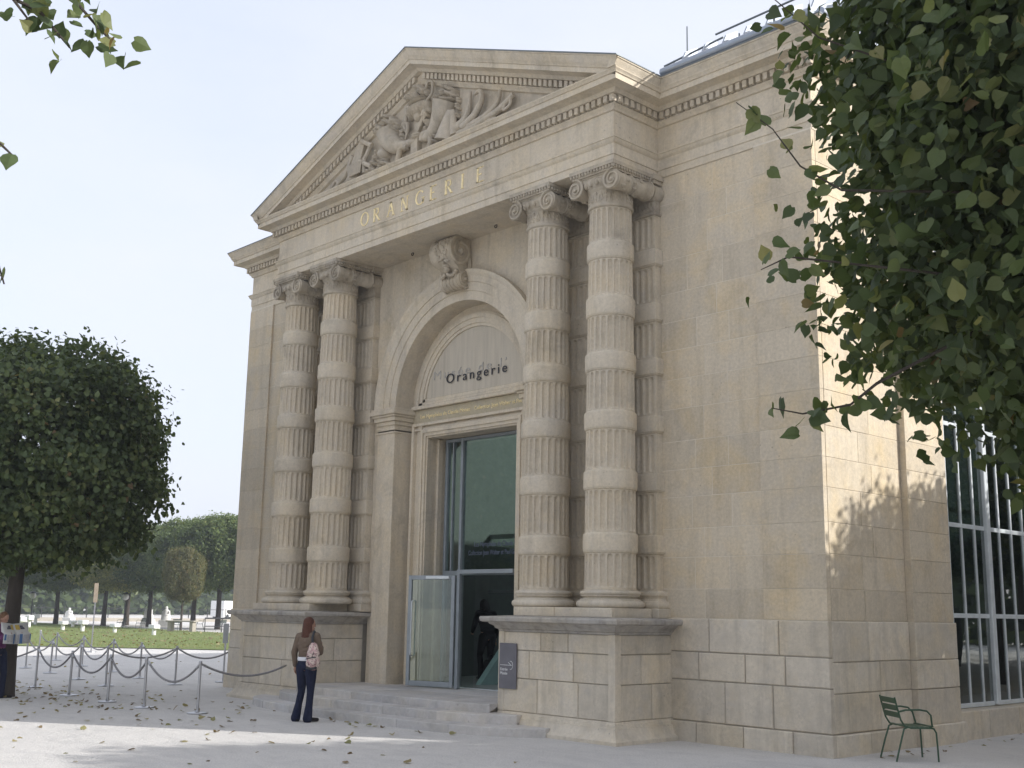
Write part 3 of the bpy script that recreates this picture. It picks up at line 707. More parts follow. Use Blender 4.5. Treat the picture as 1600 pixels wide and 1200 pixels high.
for i in range(5):
    x = XC-.2+.1*i; mb.tube([(x, cB[0]+rB*math.cos(a)*1.0, cB[1]+rB*math.sin(a)) for a in np.linspace(math.pi*.75, math.pi*1.55, 8)], .022, 6)
mb.ball((XC, .72, 8.17), (.062, .085, .085), 12, 10); mb.ball((XC, .64, 8.165), (.016, .024, .022), 6, 5); mb.ball((XC, .70, 8.235), (.085, .09, .045), 10, 6)   # small carved head
for s in (-1, 1):
    for i in range(7):
        u = i/6; mb.ball((XC+s*(.05+.17*u), .70+.06*u, 8.06-.05*math.sin(math.pi*u)+.05*u), (.042, .042, .036), 7, 5)
for i in range(46):
    a = random.uniform(math.pi*.55, math.pi*1.3); x = XC+random.uniform(-.22, .22); mb.ball((x, cA[0]+rA*math.cos(a)*.99, cA[1]+rA*math.sin(a)*.99), (.03, .032, .05), 6, 5)
part('keystone', mb, m_carved, bay, 45)
for x in (-6.05, -3.60):
    m = Matrix.Translation((x, .80, 8.755)); 
    part('ring_bolt', MB().tube([(x+.03*math.cos(a), .8, 8.755+.03*math.sin(a)) for a in np.linspace(0, 2*math.pi, 13)], .009, 6), m_black, bay)
# ---- steps
def step_poly(xl, xr, yc, ye, n=36):
    pts = []
    for i in range(n+1):
        u = -1+2*i/n; x = XC+(xr-XC)*u; pts.append((x, yc+(ye-yc)*(.45*abs(u)**2+.55*abs(u)**9)))
    return pts
for (xr, yc, ye, z0, z1, yb) in ((-2.178, -.66, -.42, .265, .395, 1.35), (-1.62, -1.0, -.37, .13, .265, -.2), (-.95, -1.38, -.42, -.02, .13, -.2)):
    stp = pempty('step', mus)
    pts = step_poly(0, xr, yc, ye); cuts = [0, 8, 14, 22, 29, 36] if z1 > .2 else [0, 6, 11, 18, 25, 30, 36]
    for a, b in zip(cuts[:-1], cuts[1:]):
        seg = pts[a:b+1]; g_ = .004
        seg = [(x+(g_ if i == 0 else (-g_ if i == len(seg)-1 else 0)), y) for i, (x, y) in enumerate(seg)]
        mb = MB(); n = len(seg); ybk = -.1 if z1 < .39 else -.15
        rows = []
        for (x, y) in seg:
            jx = random.uniform(-.004, .004); dzz = random.uniform(-.003, .002)
            rows.append([(x, y+jx, z0), (x, y+jx, z1-.014), (x, y+jx+.005, z1-.004+dzz), (x, y+.022, z1), (x, ybk+.0 if xr > -2 else ybk, z1)])
        vs = [q for r_ in rows for q in r_]; fs = [(i*5+j, i*5+j+1, i*5+5+j+1, i*5+5+j) for i in range(n-1) for j in range(4)] + [tuple(range(5)), tuple(range((n-1)*5+4, (n-1)*5-1, -1))]
        part('step_stone', mb.add(vs, fs), m_step, stp)
    part('step_core', MB().box(XC-(xr-XC)+.06, xr-.06, ye+.05, 0, z0+.0, z1-.012), m_mortar_d, stp)
land = pempty('landing', mus)
for i in range(5):
    a = -7.555+5.375*i/5; b = -7.555+5.375*(i+1)/5
    for j, (ya, yb) in enumerate(((-.15, .50), (.50, 1.22), (1.22, 1.96))): part('paving_slab', MB().cbox(a+.003, b-.003, ya+.003, yb-.003, .2, .393-.006*j, .006), m_step, land)
part('threshold_edge', MB().box(XC-1.22, XC+1.22, 1.80, 1.83, .37, .392), m_alu, land)

# ---- glazed entrance
YG = 1.90; gz = pempty('entrance_glazing', mus)
x0, x1 = XC-1.235, XC+1.235; XM = -5.60
for nm, bx in (('post', (x0, x0+.06, YG-.05, YG+.05, .385, 5.13)), ('post', (x1-.06, x1, YG-.05, YG+.05, .385, 5.13)), ('mullion', (XM-.03, XM+.03, YG-.06, YG+.05, .385, 5.13)), ('head_rail', (x0+.06, x1-.06, YG-.05, YG+.05, 5.07, 5.13)), ('transom', (x0+.06, XM-.03, YG-.055, YG+.05, 2.46, 2.55)), ('transom', (XM+.03, x1-.06, YG-.055, YG+.05, 2.46, 2.55)), ('mullion', (XM-.30, XM-.275, YG-.04, YG+.04, 2.55, 5.07))):
    part(nm, MB().cbox(*bx, .006), m_steel, gz)
part('pane', MB().box(x0+.06, XM-.03, YG-.006, YG+.006, 2.55, 5.07), m_glass, gz)
part('pane', MB().box(XM+.03, x1-.06, YG-.006, YG+.006, 2.55, 5.07), m_glass, gz)
part('pane', MB().box(x0+.06, XM-.03, YG-.006, YG+.006, .40, 2.46), m_glass, gz)
part('door_post', MB().cbox(-5.15, -5.07, 1.40, 1.47, .386, 2.55, .006), m_steel, gz)
part('pane', MB().add([(-5.11, 1.47, .40), (-5.11, YG-.06, .40), (-5.11, YG-.06, 2.50), (-5.11, 1.47, 2.50)], [(0, 1, 2, 3)]), m_clear, gz)
part('porch_head', MB().cbox(-5.069, x1, 1.40, YG-.06, 2.47, 2.545, .006), m_steel, gz)
# open leaf
HX, HY = -5.16, 1.385; leaf = empty('open_door', (HX, HY, 0), 0); leaf.rotation_euler = (0, 0, math.atan2(1.075-HY, -6.15-HX))
leaf.parent = mus; leaf.location = Vector((HX, HY, 0))-wloc(mus)
LW = math.hypot(1.075-HY, -6.15-HX)
def lp(name, mb, mat): o = mb.build(name, mat); o.parent = leaf; return o
for bx in ((0.0, .075, -.025, .025, .405, 2.44), (LW-.075, LW, -.025, .025, .405, 2.44), (.075, LW-.075, -.025, .025, .405, .50), (.075, LW-.075, -.025, .025, 2.36, 2.44)): lp('leaf_rail', MB().cbox(*bx, .006), m_steel)
lp('pane', MB().box(.075, LW-.075, -.006, .006, .50, 2.36), m_clear)
lp('door_closer', MB().cbox(.10, .62, .026, .075, 2.37, 2.43, .008), m_alu)
hb = MB(); 
for sgn in (-1, 1):
    hb.tube([(LW-.12, sgn*.03, .95), (LW-.12, sgn*.07, .97), (LW-.12, sgn*.07, 1.95), (LW-.12, sgn*.03, 1.97)], .013, 8)
lp('pull_handle', hb, m_alu)
# interior
room = pempty('entrance_hall', mus)
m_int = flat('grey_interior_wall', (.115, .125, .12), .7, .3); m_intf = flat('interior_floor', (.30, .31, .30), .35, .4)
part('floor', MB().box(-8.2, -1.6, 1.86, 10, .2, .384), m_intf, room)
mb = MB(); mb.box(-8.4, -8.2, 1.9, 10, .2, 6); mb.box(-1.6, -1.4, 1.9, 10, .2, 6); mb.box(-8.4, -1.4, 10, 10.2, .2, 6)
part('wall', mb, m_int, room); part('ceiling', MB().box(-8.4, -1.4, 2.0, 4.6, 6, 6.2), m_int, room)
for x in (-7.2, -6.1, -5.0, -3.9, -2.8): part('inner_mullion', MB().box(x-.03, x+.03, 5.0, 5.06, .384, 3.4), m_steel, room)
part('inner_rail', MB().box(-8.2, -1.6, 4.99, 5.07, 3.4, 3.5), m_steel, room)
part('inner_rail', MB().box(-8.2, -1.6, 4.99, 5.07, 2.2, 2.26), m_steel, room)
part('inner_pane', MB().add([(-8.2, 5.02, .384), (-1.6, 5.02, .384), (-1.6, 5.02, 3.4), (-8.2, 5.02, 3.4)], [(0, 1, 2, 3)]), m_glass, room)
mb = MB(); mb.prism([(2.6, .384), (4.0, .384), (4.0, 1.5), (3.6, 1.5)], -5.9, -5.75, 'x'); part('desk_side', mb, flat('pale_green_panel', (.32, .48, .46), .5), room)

# ---- side windows (curtain wall beyond the strip)
sw = pempty('side_window', mus); XG = 2.70
ys_ = [4.52, 4.92, 5.34, 5.86]
YP = 6.36
bays = [(4.50, YP), (YP, YP+1.88), (YP+1.88, YP+3.76), (YP+3.76, YP+5.64), (YP+5.64, YP+7.52)]
zr = [.47, 1.86, 3.30, 4.95, 6.6, 8.2]
for b, (ya, yb) in enumerate(bays):
    part('post', MB().cbox(XG-.01, XG+.06, yb-.07, yb+.07, .45, 8.6, .01), m_alu, sw)
    if b == 0: part('post', MB().cbox(XG-.01, XG+.04, ya, ya+.06, .45, 8.6, .01), m_alu, sw)
    for k in (1, 2, 3):
        y = ya+(yb-ya)*k/4+.02; part('mullion', MB().cbox(XG-.004, XG+.022, y-.022, y+.022, .50, 8.5, .004), m_alu, sw)
    for z in zr: part('transom', MB().cbox(XG-.004, XG+.018, ya+.06, yb-.076, z-.035, z+.035, .004), m_alu, sw)
    for k in range(4):
        for z0, z1 in zip(zr[:-1], zr[1:]):
            y0 = ya+(yb-ya)*k/4+.02; y1 = ya+(yb-ya)*(k+1)/4+.02
            part('pane', MB().add([(XG, y0, z0), (XG, y1, z0), (XG+.0015*random.uniform(-1, 1), y1, z1), (XG+.0015*random.uniform(-1, 1), y0, z1)], [(0, 1, 2, 3)]), m_winglass, sw)
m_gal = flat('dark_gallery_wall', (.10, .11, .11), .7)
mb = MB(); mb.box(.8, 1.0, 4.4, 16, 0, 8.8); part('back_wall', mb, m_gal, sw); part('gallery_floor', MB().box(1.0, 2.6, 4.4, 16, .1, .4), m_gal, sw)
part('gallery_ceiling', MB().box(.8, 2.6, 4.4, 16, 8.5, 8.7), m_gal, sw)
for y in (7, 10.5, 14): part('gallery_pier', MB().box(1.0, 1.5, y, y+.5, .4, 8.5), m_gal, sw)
sill = part('window_sill', MB().box(R-.45, R+.02, 4.46, 16, -.02, .40), m_mortar_d)
yy = 4.46
while yy < 13:
    b = yy+rb.uniform(1.0, 1.5); block('stone_block', sill, m_base, (R+.09, 0, 0), (0, 1, 0), (1, 0, 0), yy, b, -.02, .43, .5, 0, .010, .014); yy = b
part('lintel_wall', MB().box(R-.6, R-.02, 4.45, YB, 8.5, 8.79), m_stone); part('wall', MB().box(R-.6, R-.02, 16, YB, 0, 8.6), m_stone)

# ---- roof: zinc gutter roll, lapped sheets, rail, lightning rod
roof = pempty('roof', mus)
def gutter(a, b): 
    a, b = Vector(a), Vector(b); part('gutter', MB().tube([a.lerp(b, i/8) for i in range(9)], .075, 12), m_zinc, roof, 40)
gutter((.42, D-.37, 10.37), (R+.3, D-.37, 10.37)); gutter((R+.35, D-.24, 10.40), (R+.35, 14, 10.40))
gutter((-W-R-.1, D-.05, 10.33), (-W-.3, D-.05, 10.33))
rs_ = rad(27)
nsh = 7
for i in range(nsh):
    xa = .25+(R+.15-.25)*i/nsh; xb = .25+(R+.15-.25)*(i+1)/nsh
    mb = MB(); y0, z0 = D-.24, 10.46; y1 = 5.2; z1 = z0+(y1-y0)*math.tan(rs_)
    mb.add([(xa, y0, z0+.02), (xb+.03, y0, z0+.075), (xb+.03, y1, z1+.075), (xa, y1, z1+.02), (xa, y0, z0), (xb+.03, y0, z0+.05), (xb+.03, y1, z1+.05), (xa, y1, z1)], [(0, 1, 2, 3), (4, 7, 6, 5), (0, 4, 5, 1), (1, 5, 6, 2), (2, 6, 7, 3), (3, 7, 4, 0)])
    part('roof_sheet', mb, m_zinc, roof)
    part('standing_seam', MB().prism([(D-.26, 10.44), (D+.2, 10.70), (D+.2, 10.92), (D-.10, 10.74)], xb+.02, xb+.05, 'x'), m_zinc, roof)
mb = MB(); mb.prism([(-W-.42, 10.27), (.42, 10.27), (XC, 12.315)], .3, 4.4); part('gable_roof', mb, m_zinc, roof)
mb = MB(); mb.add([(-W-R-.2, D, 10.34), (-.0, D, 10.34), (-.0, YB, 10.34), (-W-R-.2, YB, 10.34), (-W-R+5, 6, 12.2), (-R-1, 6, 12.2), (-R-1, YB-5, 12.2), (-W-R+5, YB-5, 12.2), (R+.2, 5, 10.34), (R+.2, YB, 10.34)], [(0, 1, 5, 4), (3, 0, 4, 7), (1, 8, 5), (8, 9, 6, 5), (9, 2, 6), (2, 3, 7, 6), (4, 5, 6, 7)])
part('glass_roof', mb, glass('roof_glass', (.75, .85, .82), 1.0, .05), roof)
part('roof_rail', MB().tube([(.15, D+.02, 10.72), (1.35, D+.02, 10.80)], .018, 6), m_lead, roof); part('roof_rail', MB().tube([(1.2, D+.02, 10.90), (R+.2, D+.02, 10.94)], .018, 6), m_lead, roof)
for x in (.35, 1.0, 1.65, 2.3, 2.9): part('rail_post', MB().tube([(x, D+.02, 10.4), (x, D+.02, 10.75)], .014, 6), m_lead, roof)
part('lightning_rod', MB().tube([(-.05, D+.9, 10.4), (-.05, D+.9, 11.85)], [.02, .012], 6), m_lead, roof)

# ================================================================== LEAVES AND TREES
def leaf_material(name, stops, obj_random=False, sat=1.0):
    m = bpy.data.materials.new(name); m.use_nodes = True; t = m.node_tree; t.nodes.clear()
    o = t.nodes.new('ShaderNodeOutputMaterial')
    if obj_random: src = t.nodes.new('ShaderNodeObjectInfo').outputs['Random']
    else:
        a = t.nodes.new('ShaderNodeAttribute'); a.attribute_name = 'lr'; src = a.outputs['Fac']
    cr = t.nodes.new('ShaderNodeValToRGB'); e = cr.color_ramp.elements
    e[0].position, e[0].color = stops[0][0], (*stops[0][1], 1); e[1].position, e[1].color = stops[-1][0], (*stops[-1][1], 1)
    for pos_, c in stops[1:-1]: q = e.new(pos_); q.color = (*c, 1)
    t.links.new(src, cr.inputs[0])
    b = t.nodes.new('ShaderNodeBsdfPrincipled'); b.inputs['Roughness'].default_value = .55; b.inputs['Specular IOR Level'].default_value = .35
    tr = t.nodes.new('ShaderNodeBsdfTranslucent'); mx = t.nodes.new('ShaderNodeMixShader'); mx.inputs[0].default_value = .36
    g = t.nodes.new('ShaderNodeMix'); g.data_type = 'RGBA'; g.blend_type = 'MULTIPLY'; g.inputs[0].default_value = 1; g.inputs[7].default_value = (1.25, 1.2, .55, 1)
    t.links.new(cr.outputs[0], b.inputs['Base Color']); t.links.new(cr.outputs[0], g.inputs[6]); t.links.new(g.outputs[2], tr.inputs[0])
    t.links.new(b.outputs[0], mx.inputs[1]); t.links.new(tr.outputs[0], mx.inputs[2]); t.links.new(mx.outputs[0], o.inputs[0]); return m
G_STOPS = [(0, (.052, .078, .034)), (.35, (.082, .118, .048)), (.70, (.122, .158, .062)), (.90, (.17, .195, .08)), (.975, (.25, .24, .10)), (1, (.24, .17, .09))]
m_leaf = leaf_material('leaf_green', G_STOPS); m_leaf_o = leaf_material('leaf_green_single', G_STOPS, True)
m_leaf_y = leaf_material('leaf_yellow_green', [(0, (.14, .17, .055)), (.5, (.27, .29, .09)), (1, (.42, .38, .13))])
m_leaf_r = leaf_material('leaf_russet', [(0, (.08, .10, .04)), (.5, (.15, .15, .06)), (1, (.25, .18, .08))])
m_leaf_b = leaf_material('leaf_mid_green', [(0, (.07, .105, .038)), (.5, (.135, .185, .06)), (1, (.25, .27, .10))])
m_fallen = leaf_material('fallen_leaf', [(0, (.14, .10, .06)), (.4, (.25, .19, .11)), (.75, (.36, .32, .17)), (1, (.22, .23, .11))])
t = MT('bark', .95, .1); p = t.pos((7, 7, 1.2)); t.col(t.mix(t.noise(p, 2.2, 6, .7), (.035, .030, .026), (.11, .095, .08))); t.bump(t.noise(p, 3, 6, .7), .8, .03); m_bark = t.m
def leaf_shape(fold, droop, skew, notch):
    """heart-shaped linden leaf: midrib, toothed halves, drooping pointed tip"""
    out = [(0.0, 0.0), (.0-notch, .20), (.10, .40), (.36, .50), (.62, .40), (.84, .20)]
    mid = [(0.02, 0), (.30, 0), (.62, 0), (1.12, 0)]
    V = [(x, 0, -droop*x*x) for x, _ in mid]
    for sgn in (1, -1):
        for k, (x, y) in enumerate(out[1:]):
            yy = y*(1+skew*sgn); V.append((x, sgn*yy, fold*yy-droop*x*x+(.05 if k % 2 else -.03)*abs(skew)*3))
    a, b = 4, 9
    F = []
    for o in (a, b):
        f = [(0, o+1, o, o), (0, 1, o+2, o+1), (1, 2, o+3, o+2), (2, 3, o+4, o+3)]
        if o == b: f = [tuple(reversed(q)) for q in f]
        F += f
    return np.array(V), F
LEAF_T = [leaf_shape(.25, .12, .05, .06), leaf_shape(-.18, .30, -.10, .10), leaf_shape(.55, .22, .12, .03), leaf_shape(.10, -.18, -.06, .08)]
def clean(F): return [tuple(dict.fromkeys(q)) for q in F]
LEAF_V, LEAF_F = LEAF_T[0]
SMALL_V = np.array([(0, 0, 0), (.55, .42, .06), (1, 0, -.05), (.55, -.42, .06)]); SMALL_F = np.array([(0, 1, 2, 3)])
def frames(n, rng):
    n = n/np.linalg.norm(n, axis=1, keepdims=True); r = rng.normal(size=n.shape); t_ = r-n*np.sum(r*n, axis=1, keepdims=True); t_ /= np.linalg.norm(t_, axis=1, keepdims=True)
    return t_, np.cross(n, t_), n
def leaves_mesh(name, P, T, B, Nn, S, LR, V=None, F=None):
    """one mesh of many leaves; four leaf shapes take turns unless V, F are given"""
    tm = [(V, [tuple(q) for q in F])] if V is not None else [(v_, clean(f_)) for v_, f_ in LEAF_T]
    co, lv, ls, lt_, at_, base = [], [], [], [], [], 0; lstart = 0
    for k, (v_, f_) in enumerate(tm):
        ix = np.arange(k, len(P), len(tm)); n = len(ix); m = len(v_)
        w_ = P[ix][:, None, :]+S[ix][:, None, None]*(v_[None, :, 0:1]*T[ix][:, None, :]+v_[None, :, 1:2]*B[ix][:, None, :]+v_[None, :, 2:3]*Nn[ix][:, None, :])
        co.append(w_.reshape(-1, 3)); at_.append(np.repeat(LR[ix], m))
        fl = np.concatenate([np.array(q) for q in f_]); tot = np.array([len(q) for q in f_]); st_ = np.concatenate([[0], np.cumsum(tot)[:-1]])
        lv.append((fl[None, :]+(base+np.arange(n)*m)[:, None]).ravel()); ls.append((st_[None, :]+(lstart+np.arange(n)*len(fl))[:, None]).ravel()); lt_.append(np.tile(tot, n))
        base += n*m; lstart += n*len(fl)
    co = np.concatenate(co).astype(np.float32); lv = np.concatenate(lv).astype(np.int32); ls = np.concatenate(ls).astype(np.int32); lt_ = np.concatenate(lt_).astype(np.int32)
    me = bpy.data.meshes.new(name); me.vertices.add(len(co)); me.vertices.foreach_set('co', co.ravel())
    me.loops.add(len(lv)); me.loops.foreach_set('vertex_index', lv); me.polygons.add(len(ls)); me.polygons.foreach_set('loop_start', ls); me.polygons.foreach_set('loop_total', lt_)
    me.update(calc_edges=True)
    at = me.attributes.new('lr', 'FLOAT', 'POINT'); at.data.foreach_set('value', np.concatenate(at_).astype(np.float32)); return me
def crown_leaves(radii, ncl, per, size, seed, p=3.0, spread=.26, bottom=.75, shell=.55):
    """leaf clumps through a clipped, box-like crown; returns arrays around the origin"""
    rng = np.random.default_rng(seed); d = rng.normal(size=(ncl, 3)); d /= np.linalg.norm(d, axis=1, keepdims=True)
    q = (np.abs(d)**p).sum(axis=1)**(-1/p)
    ph = rng.uniform(0, 6.28, 6)
    lump = .97+.06*np.sin(d[:, 0]*5+ph[0])*np.sin(d[:, 2]*6+ph[1])+.06*np.sin(d[:, 1]*8+ph[2]+d[:, 2]*4)
    u = shell+(1-shell)*rng.random(ncl)**.45
    c = d*(q*u*lump)[:, None]*np.array(radii)
    low = c[:, 2] < 0; c[low, 2] *= bottom
    c[low, :2] *= (1-.09*(np.abs(c[low, 2:3])/radii[2])**1.5)
    out_ = c/np.array(radii); out_ /= np.linalg.norm(out_, axis=1, keepdims=True)
    P = np.repeat(c, per, axis=0)+rng.normal(size=(ncl*per, 3))*spread*np.array([1, 1, .8])
    nn = np.repeat(out_, per, axis=0)*.75+rng.normal(size=P.shape)*.65+np.array([0, 0, .55])
    T, B, Nn = frames(nn, rng)
    # let the leaf tips hang
    T = T+np.array([0, 0, -.55]); T -= Nn*np.sum(T*Nn, axis=1, keepdims=True); T /= np.linalg.norm(T, axis=1, keepdims=True); B = np.cross(Nn, T)
    S = size*(.45+.85*rng.beta(2.2, 1.8, len(P))); tone = np.repeat(rng.normal(0, .13, ncl), per)
    LR = np.clip(rng.beta(2, 3.2, len(P))+tone, 0, 1); return P, T, B, Nn, S, LR, c
def limbs_mb(height, c, centers, seed, r0=.17, n=16):
    r_ = random.Random(seed); mb = MB(); top = Vector((c[0], c[1], height))
    mb.tube([(0, 0, -.1), (.01, 0, .05), (0, .02, height*.35), (c[0]*.5, c[1]*.5, height*.7), (c[0], c[1], height), (c[0]*1.02, c[1], height+1.4)], [r0*1.55, r0*1.25, r0, r0*.92, r0*.85, r0*.3], 12)
    for i in r_.sample(range(len(centers)), min(n, len(centers))):
        e = Vector(centers[i]); s = Vector((c[0], c[1], height*r_.uniform(.85, 1.25))); m = s.lerp(e, .5)+Vector((r_.uniform(-.2, .2), r_.uniform(-.2, .2), -.12))
        mb.tube([s, s.lerp(m, .5)+Vector((0, 0, .05)), m, m.lerp(e, .6), e], [r0*.42, r0*.34, r0*.24, r0*.14, r0*.05], 6)
    return mb
CR = (3.0, 3.0, 2.45); ZC = 4.85
# shared crown for the trees farther off
Pb, Tb, Bb, Nb, Sb, Lb, cb = crown_leaves(CR, 1250, 50, .112, 21, 3.0, .21, .88)
far_crown = leaves_mesh('crown', Pb, Tb, Bb, Nb, Sb, Lb); far_crown.materials.append(m_leaf)
far_trunk = limbs_mb(2.7, (.03, .02), [tuple(q+np.array([0, 0, ZC])) for q in cb[:200]], 4).mesh('trunk', 60); far_trunk.materials.append(m_bark)
def tree(loc, label, rot=0.0, scale=(1, 1, 1), mat=None, group=None, crown=None, zs=0):
    e = tag(empty('linden_tree', loc, rot), label, 'tree', group); e.scale = scale
    c_ = link('crown', crown or far_crown, None, e); c_.location = (0, 0, ZC+zs)
    if mat: c_.material_slots[0].link = 'OBJECT'; c_.material_slots[0].material = mat
    link('trunk', far_trunk, None, e); return e
# --- near tree on the right: its 300 nearest leaves are single objects
TX, TY = 10.22, -5.22
P, T, B, Nn, S, LR, cc = crown_leaves((2.75, 2.75, 2.45), 2250, 40, .086, 5, 2.7, .19, .95)
P = P+np.array([TX, TY, 4.72]); camp = np.array([11.3957, -12.8293, 1.83])
v = P-camp; fz = v@np.array(_f); px = 800+1799.4*(v@np.array(_r2))/fz; py = 600-1799.4*(v@np.array(_u2))/fz
inview = (px > 1150) & (px < 1640) & (py > -40) & (py < 800); dist = np.where(inview, np.linalg.norm(v, axis=1), 1e9)
order = np.argsort(dist); near = order[:255]; rest = order[255:]
rt = tag(empty('linden_tree', (TX, TY, 0)), 'near dense green tree at the right edge with broad heart-shaped leaves', 'tree')
me = leaves_mesh('crown', P[rest]-np.array([TX, TY, 0]), T[rest], B[rest], Nn[rest], S[rest], LR[rest]); rc = tag(link('crown', me, m_leaf, rt), kind='stuff')
limbs_mb(2.6, (.05, .0), [tuple(q+np.array([0, 0, 4.72])) for q in cc[:300]], 8, .16, 34).build('trunk', m_bark, rt, 60)
leaf_mes = []
for v_, f_ in LEAF_T:
    q = bpy.data.meshes.new('leaf'); q.from_pydata([tuple(w_) for w_ in v_], [], clean(f_)); q.materials.append(m_leaf_o); leaf_mes.append(q)
def leaf_obj(parent, p_, t_, b_, n_, s_, base):
    o = link('leaf', random.choice(leaf_mes), None, parent); m = Matrix(((t_[0]*s_, b_[0]*s_, n_[0]*s_, p_[0]-base[0]), (t_[1]*s_, b_[1]*s_, n_[1]*s_, p_[1]-base[1]), (t_[2]*s_, b_[2]*s_, n_[2]*s_, p_[2]-base[2]), (0, 0, 0, 1)))
    o.matrix_basis = m; return o
for i in near: leaf_obj(rc, P[i], T[i], B[i], Nn[i], S[i], (TX, TY, 0))
rsp = np.random.default_rng(77)
def sprig(parent, pts, base, nleaf, size, r=.008, t0=.25, spread=.05):
    Q = [Vector(q)-Vector(base) for q in pts]; k = len(Q)
    br = MB().tube(Q, [r*(1-.7*i/(k-1)) for i in range(k)], 6).build('branch', m_bark, parent)
    for j in range(nleaf):
        u = t0+(1-t0)*(j+.5)/nleaf; f = u*(k-1); i = min(int(f), k-2); q = Q[i].lerp(Q[i+1], f-i)
        off = rsp.normal(size=3)*spread; n_ = rsp.normal(size=3)*.7+np.array([.2, -.8, .3]); T_, B_, N_ = frames(n_[None], rsp)
        T_ = T_+np.array([0, 0, -.8]); T_ -= N_*np.sum(T_*N_); T_ /= np.linalg.norm(T_); B_ = np.cross(N_, T_)
        leaf_obj(br, (q.x+off[0], q.y+off[1], q.z+off[2]), T_[0], B_[0], N_[0], size*rsp.uniform(.75, 1.2), (0, 0, 0))
sprig(rt, [(8.75, -6.9, 3.35), (8.46, -7.5, 3.0), (8.33, -7.54, 2.90), (8.12, -7.66, 2.86), (7.97, -7.72, 2.90)], (TX, TY, 0), 14, .10, .010, .35, .05)
sprig(rt, [(8.9, -7.2, 4.0), (8.45, -7.75, 3.98), (8.33, -7.94, 4.09), (8.25, -8.06, 4.28), (8.14, -8.22, 4.41)], (TX, TY, 0), 9, .075, .008, .35, .04)
sprig(rt, [(8.9, -7.1, 4.6), (8.5, -8.0, 4.72), (8.42, -8.3, 4.86)], (TX, TY, 0), 9, .085, .008, .3, .05)
sprig(rt, [(8.7, -7.2, 3.6), (8.25, -7.95, 3.62), (8.15, -8.05, 3.55)], (TX, TY, 0), 7, .075, .008, .3, .04)
# --- tree at the far left of the forecourt and the others of the planting
tree((-12.25, -4.05, 0), 'large dark clipped tree at the left behind the person with the newspaper', .5, (.84, .84, .955)).children[1].scale = (1.12, 1.12, 1)
tree((10.6, 2.2, 0), 'clipped tree beside the museum, just behind the nearest tree', 1.3, group='trees along the museum flank')
tree((9.9, 8.3, 0), 'clipped tree beside the museum windows, beyond the frame', 2.1, group='trees along the museum flank')
tree((9.3, 14.4, 0), 'clipped tree at the far end of the museum flank', 3.3, group='trees along the museum flank')
for i, (x, y, s_) in enumerate(((8.8, 20.2, 1.0), (8.8, 26.8, 1.05), (8.8, 33.4, 1.0), (15.5, 17, 1.25), (15.5, 24, 1.3), (15.5, 31, 1.3), (16, 39, 1.35), (22, 28, 1.5), (23, 37, 1.5), (23, 46, 1.6))):
    tree((x, y, 0), 'clipped tree of the avenue beyond the museum, %s along it' % ['first', 'second', 'third', 'fourth', 'fifth', 'sixth', 'seventh', 'eighth', 'ninth', 'tenth'][i], i*1.1, (s_, s_, s_*1.2), None, 'avenue trees outside the view')
lt = tree((3.6, -15.3, 0), 'tree at the upper left whose leafy branch tip hangs into view', 4.2, group=None)
BT = (3.6, -15.3, 0)
def hang(pts, n, size, spread): 
    Q = [Vector(q) for q in pts]; k = len(Q); iv = Matrix.Rotation(-4.2, 3, 'Z')
    br = MB().tube(Q, [.012*(1-.7*i/(k-1)) for i in range(k)], 6).build('branch', m_bark, lt); br.matrix_parent_inverse = lt.matrix_basis.inverted() if False else (Matrix.Translation(BT) @ Matrix.Rotation(4.2, 4, 'Z')).inverted()
    for j in range(n):
        u = .30+.70*(j+.5)/n; f = u*(k-1); i = min(int(f), k-2); q = Q[i].lerp(Q[i+1], f-i)
        off = rsp.normal(size=3)*spread; n_ = rsp.normal(size=3)*.7+np.array([.5, -.5, .3]); T_, B_, N_ = frames(n_[None], rsp)
        T_ = T_+np.array([0, 0, -.8]); T_ -= N_*np.sum(T_*N_); T_ /= np.linalg.norm(T_); B_ = np.cross(N_, T_)
        leaf_obj(br, (q.x+off[0], q.y+off[1], q.z+off[2]), T_[0], B_[0], N_[0], size*rsp.uniform(.75, 1.2), (0, 0, 0))
hang([(5.9, -12.2, 4.9), (6.5, -11.5, 4.55), (6.78, -11.15, 4.40), (6.80, -11.0, 4.27), (6.83, -10.94, 4.21)], 44, .066, .06)
hang([(6.3, -11.7, 4.6), (6.66, -11.2, 4.32), (6.71, -11.08, 4.18)], 22, .064, .05)
hang([(6.1, -11.9, 4.6), (6.68, -11.33, 4.33), (6.72, -11.25, 4.22)], 8, .06, .03)
hang([(5.6, -12.0, 4.3), (6.3, -11.45, 3.9), (6.46, -11.25, 3.77), (6.50, -11.18, 3.70)], 5, .07, .02)
hang([(5.5, -12.0, 3.8), (6.2, -11.4, 3.4), (6.34, -11.17, 3.30), (6.36, -11.13, 3.18)], 6, .05, .035)
BGT = 'trees beyond the lawn'
